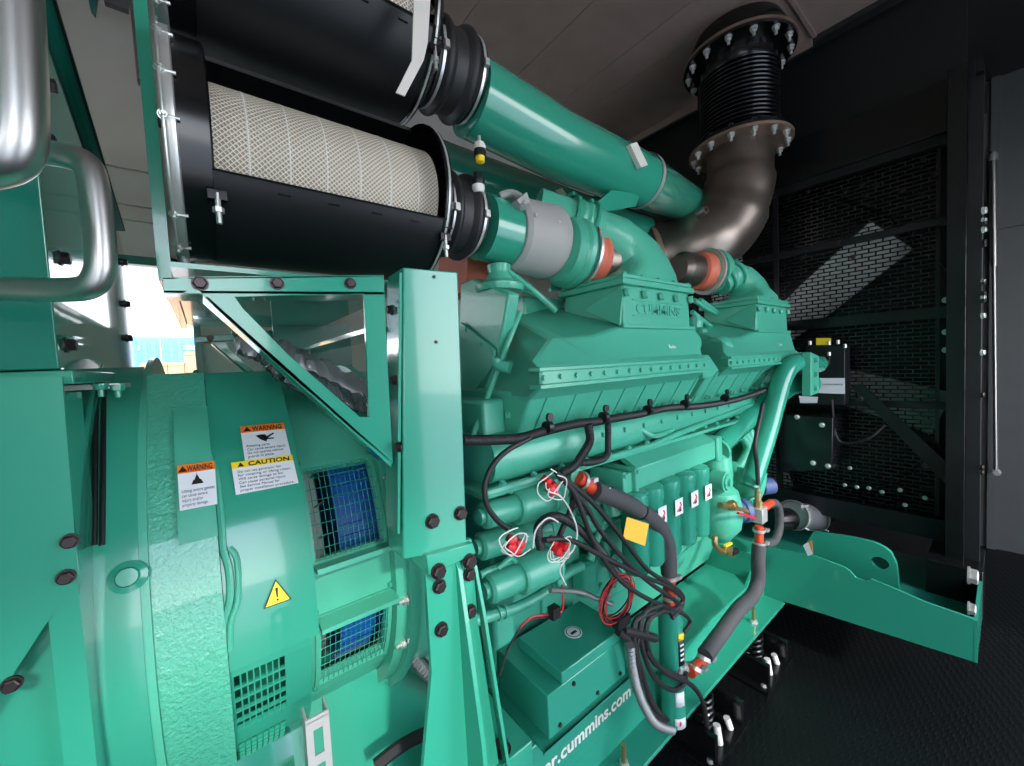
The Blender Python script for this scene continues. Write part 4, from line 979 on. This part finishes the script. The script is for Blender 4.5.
t = tag(crumple(MB(), Q([(575,498),(582,510),(590,524)], .80), n=8, w=.03, dz=.03).build('parts_bag', 'bag', solid=.001), 'small clear plastic bag wedged behind the black cables', 'plastic bag')

# foam covered coolant hose (upper)
t = thing('coolant_hose', P(640,520,y=.76), 'grey foam covered coolant hose from red sleeve down to the heater cylinder', 'hose')
MB().tube(Q([(594,490),(620,500),(640,511),(658,525),(667,545),(669,574)], .77), .029, 20, 7).build('foam_sleeve', 'foam', t)
MB().tube(Q([(578,477),(587,484),(597,492)], .78), .020, 16, 4).build('red_sleeve', 'red', t)
MB().tube(Q([(669,572),(669,590),(669,604)], .77), .022, 16, 3).build('red_sleeve', 'red', t)
for x, y, d, yy in ((582,480,(1,0,-.4),.78),(595,490,(1,0,-.5),.78),(669,577,(0,0,1),.77),(669,597,(0,0,1),.77)):
    p = P(x,y,y=yy); MB().lathe(p, d, [(-.006,.024),(.006,.024),(.006,.026),(-.006,.026)], 24, False).build('hose_clamp', 'zinc', t)
    MB().box(p.x-.004+.02,p.x+.036,p.y-.032,p.y-.018,p.z-.006,p.z+.006).build('clamp_screw', 'zinc', t)
b = MB().lathe(P(640,511,y=.77), (1,0,-.7), [(-.004,.0305),(.004,.0305)], 20); b.build('cable_tie', 'mblack', t)
t = thing('coolant_hose', P(735,610,y=.74), 'grey foam covered coolant hose from the side port up to the brass valve block', 'hose')
MB().tube(Q([(705,655),(722,632),(738,610),(752,596),(758,580),(758,560),(759,545)], .73), .030, 20, 7).build('foam_sleeve', 'foam', t)
MB().tube(Q([(690,672),(699,664),(706,656)], .74), .022, 16, 3).build('red_sleeve', 'red', t)
MB().tube(Q([(759,547),(759,535),(759,526)], .735), .019, 16, 3).build('red_sleeve', 'red', t)
for x, y, d in ((704,658,(1,0,1.4)),(695,668,(1,0,1.2)),(759,543,(0,0,1)),(759,530,(0,0,1))):
    p = P(x,y,y=.735); MB().lathe(p, d, [(-.007,.025),(.007,.025),(.007,.027),(-.007,.027)], 24, False).build('hose_clamp', 'zinc', t)
    MB().box(p.x+.01,p.x+.035,p.y-.034,p.y-.018,p.z-.006,p.z+.006).build('clamp_screw', 'zinc', t)
t = thing('return_hose', P(775,530,y=.76), 'short grey hose looping right of the brass valve block', 'hose')
MB().tube(Q([(766,506),(775,503),(779,512),(779,528),(774,541),(764,544)], .76), .020, 16, 6).build('hose', 'foam', t)
MB().tube(Q([(760,507),(766,506),(771,503)], .76), .020, 16, 3).build('red_sleeve', 'red', t)
t = thing('valve_block', P(757,515,y=.74), 'square steel valve block with brass fittings above the thin foam hose', 'valve')
p = P(758,514,y=.735); MB().box(p.x-.032,p.x+.032,p.y-.03,p.y+.03,p.z-.035,p.z+.035).build('block', 'alu', t, bevel=.003)
MB().lathe(p+V((0,0,.035)), (0,0,1), [(0,.02),(.03,.02),(.032,.014),(.07,.014),(.075,.009),(.09,.009)], 8).build('brass_fitting', 'brass', t)
MB().tube(Q([(758,485),(757,465),(755,448),(757,432),(760,418),(763,404)], .75), .010, 12, 6).build('vent_hose', 'conduit', t)
MB().tube(Q([(720,505),(735,508),(752,513)], .76), .013, 12, 3).build('pipe_nipple', 'brass', t)
MB().lathe(P(729,506,y=.755), (1,0,-.1), [(0,.018),(.02,.018),(.022,.022),(.04,.022),(.042,.018)], 8).build('union_nut', 'brass', t)
MB().bar(P(738,513,y=.72), P(755,518,y=.72), .012, .01).build('lever_handle', 'redp', t)
t = thing('drain_valve', P(725,550,y=.78), 'brass drain valve with yellow lever under the green pump casing', 'valve')
MB().tube(Q([(715,536),(715,545),(721,551),(733,554)], .79), .013, 12, 4).build('drain_pipe', 'brass', t)
MB().lathe(P(724,551,y=.785), (1,0,-.1), [(0,.02),(.03,.022),(.05,.018)], 12).build('valve_body', 'brass', t)
MB().lathe(P(731,553,y=.785), (1,0,-.12), [(0,.014),(.05,.016)], 12).build('hose_end', 'mblack', t)
MB().bar(P(725,546,y=.78), P(731,543,y=.78), .012, .008).build('lever_handle', 'lye', t)
t = tag(MB().prism([P(627,517,y=.735), P(649,524,y=.735), P(645,546,y=.735), P(623,538,y=.735)], (0,.001,0)).build('paper_tag', 'tag'), 'blank yellow paper tag hanging from the foam hose', 'tag')

# coolant heater cylinder
t = thing('coolant_heater', P(672,720,y=.78), 'upright green heater cylinder strapped with black cable loops', 'heater')
top, bot = P(670,606,y=.79), P(674,722,y=.79)
L = (bot-top).length; MB().lathe(top, bot-top, [(0,.020),(.0,.040),(.008,.046),(L-.012,.046),(L-.004,.038),(L,.015)], 32).build('heater_body', 'green', t)
c = top.lerp(bot,.50); MB().lathe(c, bot-top, [(-.004,.047),(.004,.047),(.004,.049),(-.004,.049)], 32, False).build('band', 'zinc', t)
def cylabel(z0, z1, x0, x1, m, nm, r=.0475):
    rs = []
    for z in (z0, z1):
        c = top.lerp(bot, z); row = []
        for k in range(7):
            a = math.radians(x0+(x1-x0)*k/6); row.append(c+V((-r*math.cos(a), -r*math.sin(a), 0)))
        rs.append(row)
    b = MB(); v = [[b.bm.verts.new(q) for q in r_] for r_ in rs]
    for k in range(6): b.face([v[0][k], v[0][k+1], v[1][k+1], v[1][k]])
    return b.build(nm, m, t, solid=.0008)
lb = cylabel(.17, .44, 62, 100, 'ink', 'black_label'); cylabel(.17, .23, 62, 100, 'lye', 'yellow_label', .048)
for z in (.27,.31,.35,.39): 
    c = top.lerp(bot, z); a = math.radians(70); MB().bar(c+V((-.0485*math.cos(a),-.0485*math.sin(a),.0)), c+V((-.0485*math.cos(a+.4),-.0485*math.sin(a+.4),0)), .001, .008).build('print', 'label', lb)
cylabel(.66, .78, 40, 85, 'label', 'white_label'); cylabel(.88, .97, 35, 90, 'label', 'white_label')
c = top.lerp(bot,.92); a = math.radians(62); MB().sphere(c+V((-.047*math.cos(a),-.047*math.sin(a),0)), .010, 10, (1,.2,1)).build('print', 'redp', t)
MB().tube(Q([(676,668),(684,668),(692,666)], .76), .018, 14, 3).build('outlet_stub', 'alu', t)
t = thing('cable_loops', P(650,640,y=.75), 'black cables looped around the heater cylinder and dropping below the rail', 'cable')
for pts, r in (([(660,605),(645,612),(640,632),(645,658),(655,678),(672,690),(684,684),(686,672)], .0085), ([(664,610),(650,618),(646,636),(652,658),(668,674),(690,684),(702,700),(707,725),(710,752),(711,764)], .009),
               ([(655,612),(636,620),(634,645),(642,672),(650,700),(662,716)], .009), ([(640,628),(637,650),(644,678),(655,706),(668,720)], .0075), ([(618,632),(628,640),(636,660),(640,690),(650,712),(664,722)], .011), ([(646,650),(655,664),(668,672),(684,678)], .0075), ([(623,630),(640,634),(655,638)], .014)):
    MB().tube(Q(pts, .735), r, 10, 6).build('cable', 'rubber', t)
MB().lathe(P(711,757,y=.735), (0,0,-1), [(0,.010),(.01,.014),(.05,.014)], 14).build('red_plug', 'redp', t)
t = tag(MB().tube(Q([(630,645),(632,665),(637,688),(645,708),(656,724),(672,730)], .715), .0145, 14, 8, ribs=.012, ribamp=.3).build('flexible_conduit', 'flex'), 'silver corrugated flexible conduit curving under the heater cylinder', 'conduit')
t = tag(MB().tube(Q([(398,640),(410,655),(425,672),(445,690)], .95), .017, 14, 8, ribs=.012, ribamp=.22).build('flexible_conduit', 'flex'), 'silver corrugated conduit behind the mounting pedestal', 'conduit')
t = tag(MB().tube(Q([(392,632),(412,650),(432,670)], 1.0), .010, 10, 5).build('black_cable', 'conduit'), 'black cable beside the corrugated conduit behind the pedestal', 'cable')
t = tag(MB().tube(Q([(375,766),(395,750),(415,738),(430,732)], .86), .014, 10, 5).build('black_cable', 'conduit'), 'black cable crossing the rail left of the pedestal foot', 'cable')
# tray mounted box
t = thing('control_box', P(560,700,y=.78), 'green sheet metal box with raised lid panel and round decal on the rail', 'box')
zb = .47
q = [P(498,655,y=.80), P(549,740,y=.66), P(622,690,y=.66)]
X0, X1, Y0, Y1, Z0, Z1 = .665, 1.005, .76, .99, .58, .705
b = MB(); b.box(X0, X1, Y0, Y1, Z0, Z1); b.build('box_body', 'green', t, bevel=.003)
b = MB(); b.box(X0+.055, X1-.0, Y0-.001, Y1-.04, Z1, Z1+.035); b.build('lid_panel', 'green', t, bevel=.003)
b = MB(); b.box(X0-.03, X1+.05, Y0-.01, Y0+.25, Z0-.010, Z0); tr_ = b.build('tray', 'green', t, bevel=.001)
MB().box(X0-.03, X1+.05, Y0-.01, Y0-.006, Z0-.016, Z0).build('tray_lip', 'green', tr_)
for x, z in ((X0+.04, Z0+.02), (X0+.2, Z0+.02), (X1-.03, Z0+.02), (X0+.10, Z1-.02)): bolt(t, (x, Y0-.001, z), (0,-1,0), .005)
c = V((X0+.20, Y0+.09, Z1+.0355)); dd = MB().lathe(c, (0,0,1), [(0,.028),(.0008,.028)], 28).build('round_decal', 'label', t); MB().lathe(c+V((0,0,.0009)), (0,0,1), [(0,.024),(.0004,.024)], 28).build('decal_ring', 'ink', dd); MB().lathe(c+V((0,0,.0014)), (0,0,1), [(0,.021),(.0004,.021)], 28).build('decal_field', 'label', dd); MB().box(c.x-.014,c.x+.01,c.y-.008,c.y+.002,c.z+.0019,c.z+.0023).build('decal_print', 'ink', dd)
b = MB(); b.box(X0+.02, X0+.05, Y0+.11, Y0+.2, .477, Z0-.012); b.build('tray_leg', 'green', t); MB().box(X1-.05, X1-.02, Y0+.11, Y0+.2, .477, Z0-.012).build('tray_leg', 'green', t)
# slotted strut
t = thing('slotted_strut', P(318,760,y=.62), 'bright slotted steel strut channel standing in front of the alternator', 'strut channel')
tl, tr = P(305,722,y=.60), P(329,714,y=.60); w = (tr.x-tl.x); x = tl.x; zt = tl.z
b = MB(); inner = []
for k in range(5):
    z1 = zt-.005-k*.052
    b.box(x, x+w*.3, .60, .603, z1-.052, z1); b.box(x+w*.7, x+w, .60, .603, z1-.052, z1); b.box(x+w*.3, x+w*.7, .60, .603, z1-.014, z1)
b.box(x, x+w, .60, .603, zt-.006, zt); b.box(x, x+w, .60, .603, .3, zt-.265)
b.box(x, x+.003, .603, .63, .3, zt); b.box(x+w-.003, x+w, .603, .63, .3, zt)
b.build('channel', 'alu', t, smooth=False); MB().box(x-.03, x+w+.03, .59, .66, .0, .30).build('foot', 'dgreen', t)

# near stainless handles on the open cabinet door at the left
t = thing('cabinet_door', (-.62, .45, 1.2), 'open cabinet door leaf with two bent stainless grab handles at the left edge', 'door')
MB().box(-.66, -.62, -.3, .62, .6, 2.5).build('door_leaf', 'green', t, bevel=.003)
g = lambda x, y, d: EYE+((P(x,y,y=1)-EYE)/((P(x,y,y=1)-EYE).dot(fwd)))*d
b = MB(); b.tube([g(-70,290,.40), g(0,289,.40), g(60,290,.40), g(88,287,.40), g(99,274,.40), g(101,255,.40), g(98,215,.40), g(93,180,.40), g(86,164,.40), g(70,157,.40), g(40,152,.41), g(-60,140,.42)], .0122, 24, 6); b.build('grab_handle', 'steel', t)
b = MB(); b.tube([g(-90,172,.30), g(-40,170,.30), g(0,162,.30), g(14,148,.30), g(18,120,.30), g(16,60,.30), g(12,-20,.30), g(9,-90,.30)], .0165, 28, 6); b.build('grab_handle', 'steel', t)
# ================================================================== RADIATOR
RX = 3.2
t = thing('radiator', (RX+.15, 1.28, .26), 'tall black radiator with perforated fan guard panels at the end of the skid', 'radiator'); RA = t
b = MB(); b.box(RX+.32, RX+.42, .22, 2.36, .5, 2.75); b.build('cooling_core', 'mblack', t)
def slotpanel(name, y0, y1, z0, z1, m='black', dy=.062, dz=.0235, w=.0075):
    b = MB(); n = int((z1-z0)/dz); k = 0
    for i in range(n+1):
        z = z0+(z1-z0)*i/n; b.box(RX-.001, RX+.001, y0, y1, z-w/2, z+w/2)
        if i < n:
            zz = z0+(z1-z0)*(i+1)/n; m_ = int((y1-y0)/dy); off = (i % 2)*.5
            for j in range(m_+1):
                y = y0+(j+off)*(y1-y0)/m_
                if y < y1: b.box(RX-.001, RX+.001, y-w/2, y+w/2, z+w/2, zz-w/2)
    for (a, c, d, e) in ((y0-.01,y0+.006,z0,z1),(y1-.006,y1+.01,z0,z1)): b.box(RX-.004, RX+.002, a, c, d, e)
    return b.build(name, m, t, smooth=False)
for (y0, y1, z0, z1) in ((.25,1.00,2.27,2.66),(.25,1.00,1.80,2.24),(.25,1.00,1.27,1.74),(.25,1.00,.62,1.24),
                         (1.03,1.60,2.27,2.66),(1.03,1.60,1.80,2.24),(1.03,1.60,1.27,1.74),(1.03,1.60,.62,1.24),(1.63,2.3,1.80,2.5)):
    slotpanel('fan_guard_panel', y0, y1, z0, z1)
b = MB()
b.box(RX-.03, RX+.02, .2, 2.35, 2.24, 2.275); b.box(RX-.03, RX+.02, .2, 2.35, 2.66, 2.71); b.build('guard_rail', 'mblack', t)
MB().box(RX-.06, RX+.02, .2, 2.35, 1.735, 1.80).build('guard_rail', 'black', t)
MB().box(RX-.03, RX+.02, .2, 2.35, 1.235, 1.275).build('guard_rail', 'mblack', t)
MB().box(RX-.04, RX+.2, .2, 2.35, .50, .62).build('lower_rail', 'mblack', t)
MB().box(RX-.015, RX+.02, 1.0, 1.03, .6, 2.68).build('guard_post', 'mblack', t)
MB().box(RX-.05, RX+.4, .16, 2.4, 2.71, 2.98).build('top_tank', 'black', t, bevel=.004)
# shroud ring + fan
MB().lathe((RX+.06,1.28,1.55), (1,0,0), [(0,1.15),(.12,1.15),(.12,1.17),(0,1.17)], 64, False).build('fan_shroud', 'mblack', t)
fan = thing('radiator_fan', (RX+.12, 1.28, 1.55), 'pale broad bladed radiator fan behind the black guard panels', 'fan')
MB().lathe((RX+.07,1.28,1.55), (1,0,0), [(0,.16),(.12,.18)], 32).build('hub', 'mblack', fan)
for k in range(6):
    a = math.radians(41+60*k); u = V((0,-math.cos(a),math.sin(a))); w = V((0,math.sin(a),math.cos(a)))
    c = V((RX+.13,1.28,1.55)); q = []
    for r, hw, tw in ((.15,.09,.07),(.6,.125,.05),(1.10,.135,.035)):
        q.append([c+u*r-w*hw+V((tw,0,0)), c+u*r+V((-.012,0,0)), c+u*r+w*hw-V((tw,0,0)), c+u*r+V((-.002,0,0))])
    MB().rings(q).build('fan_blade', 'alu' , fan)
# side frame posts
t2 = thing('radiator_stand', (2.95, .12, .25), 'black upright radiator frame post with bolts at the right side', 'frame')
fx = 2.95
b = MB(); b.box(fx, fx+.06, .135, .20, .26, 2.93); b.build('upright', 'black', t2, bevel=.002)
b = MB(); b.box(fx+.06, RX+.42, .165, .175, .26, 2.93); b.build('side_sheet', 'black', t2)
b = MB(); b.box(fx+.03, fx+.09, .085, .135, .36, 2.86); b.build('upright', 'mblack', t2, bevel=.002)
MB().box(fx-.10, fx+.22, .07, .26, .262, .50).build('foot_box', 'black', t2, bevel=.003)
MB().box(fx-.01, RX+.3, .085, .11, 2.86, 2.93).build('top_arm', 'black', t2)
for px, py in ((963,105),(966,117),(958,120),(965,132),(966,140),(963,163),(964,172),(962,235),(966,243),(958,258),(966,263),(967,275),(966,300),(967,360),(965,430),(964,548),(964,556)):
    p = P(px-2, py, y=.083); p.x = min(max(p.x, fx-.02), fx+.1); bolt(t2, V((p.x, .084, p.z)), (-.3,-1,0), .011, m='bolt' if py % 3 else 'zinc')
bolt(t2, P(968,575,y=.069), (0,-1,0), .018, m='zinc'); bolt(t2, (fx-.08,.1,.47), (-1,0,0), .015, m='zinc'); bolt(t2, P(968,608,y=.069), (0,-1,0), .014, m='zinc')
for px, py in ((838,242),(862,185),(867,195),(802,258),(808,192),(853,257),(845,192),(876,186),(936,134),(937,224),(934,175),(922,196),(924,160),(903,190)):
    bolt(RA, P(px,py,x=RX-.03), (-1,0,0), .010, m='bolt')
for py in (300, 332, 350): bolt(RA, P(946,py,x=RX-.06), (-1,0,0), .012, m='zinc')
tag(MB().box(3.205, 3.23, .15, 2.6, 2.985, 3.52).build('blanking_plate', 'mblack'), 'dark blanking plate above the radiator up to the ceiling', 'panel', kind='structure')
# brace arm with slots
t = thing('diagonal_brace', P(900,440,x=3.1), 'black diagonal brace crossing in front of the lower fan guard', 'brace')
b = MB(); b.prism([P(850,386,x=3.08), P(862,384,x=3.08), P(946,462,x=3.08), P(945,483,x=3.08), P(936,474,x=3.08)], (.02,0,0)); b.build('arm', 'black', t)
for px, py in ((926,466),(860,399)): bolt(t, P(px,py,x=3.078), (-1,0,0), .014, m='bolt')
# bolts along the bottom tank
for px, py in ((845,485),(857,487),(869,488),(882,492),(900,490),(925,498),(850,468),(905,505)):
    bolt(RA, P(px,py,x=RX-.042), (-1,0,0), .009, m='zinc')
# lower pipe & drip line
t = thing('lower_radiator_hose', P(800,515,x=2.9), 'black lower radiator hose with zinc clamp sleeve beside the end beam', 'hose')
b = MB(); b.tube([P(775,520,y=.95), P(800,518,y=.86), P(815,517,y=.86), P(826,514,y=.98)], .072, 28, 4); b.build('hose', 'black', t)
c0, c1 = P(793,515,y=.87), P(813,517,y=.83)
MB().lathe(c0, c1-c0, [(0,.07),(0,.082),(.03,.084),((c1-c0).length-.03,.084),((c1-c0).length,.082),((c1-c0).length,.07)], 32).build('clamp_sleeve', 'alu', t)
for f_ in (0, 1):
    c = c0.lerp(c1, f_); d = (c1-c0).normalized()
    MB().lathe(c-d*.012, d, [(0,.086),(.024,.086),(.024,.096),(0,.096)], 32, False).build('clamp_ring', 'alu', t)
    for s in (-1, 1): bolt(t, c+V((0,-.045,.065*s)), (.4,-1,s*.4), .012, m='zinc', stud=.03)
t = thing('small_clamp_coupling', P(822,500,x=2.95), 'small zinc clamp coupling behind the lower radiator hose', 'coupling')
c = P(820,502,y=.90); MB().lathe(c, (1,-.3,0), [(0,.05),(.02,.062),(.06,.062),(.08,.05),(.16,.045)], 28).build('coupling', 'alu', t)
for s in (-.05, .05): bolt(t, c+V((.02,-.04,s)), (0,-1,s*8), .011, m='zinc', stud=.03)
# black boxes
t = thing('expansion_box', P(815,420,x=2.95), 'black steel box with bolt heads below the small white nameplate', 'box')
b = MB(); q = [P(779,414,x=2.90), P(833,418,x=2.90), P(832,470,x=2.90), P(779,472,x=2.90)]; 
b.prism(q, (.2,0,0)); b.build('body', 'black', t, bevel=.003)
for px, py in ((797,417),(822,425),(813,463),(828,466)): bolt(t, P(px,py,x=2.898), (-1,0,0), .011, m='zinc')
t = thing('control_module', P(832,375,x=3.0), 'black control module with white nameplate and yellow label in front of the fan guard', 'module')
b = MB(); b.prism([P(806,346,x=2.98), P(845,346,x=2.98), P(845,405,x=2.98), P(806,405,x=2.98)], (.12,0,0)); b.build('body', 'mblack', t, bevel=.003)
q = [P(818,378,x=2.977), P(845,378,x=2.977), P(845,394,x=2.977), P(817,393,x=2.977)]
s_ = sticker(t, q, None, '', ['', 'cummins', '', ''], name='nameplate', lab='white nameplate')
MB().prism([P(816,338,x=2.975), P(831,338,x=2.975), P(831,345,x=2.975), P(816,345,x=2.975)], (.003,0,0)).build('yellow_label', 'lye', t)
for px, py in ((810,345),(829,345),(838,344),(845,348),(829,356)): MB().cyl(P(px,py,x=2.97), P(px,py-4,x=2.97), .009).build('terminal', 'zinc', t)
q=[P(799,396,x=2.95), P(818,397,x=2.95), P(817,403,x=2.95), P(800,403,x=2.95)]
MB().prism(q, (.003,0,0)).build('paper_label', 'label', t)
b = MB(); b.tube([P(829,356,x=2.96), P(828,364,x=2.94), P(822,372,x=2.95)], .006, 8, 4); b.tube([P(832,400,x=2.96), P(838,440,x=2.96), P(865,440,x=2.96), P(885,425,x=3.0)], .006, 8, 5); b.build('cable', 'conduit', t)
# vertical rod on end wall
t = thing('door_rod', (4.6, .1, .3), 'slim bright steel door rod standing against the grey end wall', 'rod')
a, c = P(993,152,x=4.6), P(996,472,x=4.6)
MB().cyl(a, a.lerp(c,.35), .019).build('rod', 'steel', t); MB().cyl(a.lerp(c,.35), c, .012).build('rod', 'steel', t)
MB().lathe(a, (0,0,-1), [(0,.015),(.02,.024),(.06,.024)], 16).build('top_cap', 'zinc', t)
bolt(t, c, (-1,0,0), .02, m='zinc')

#@@END
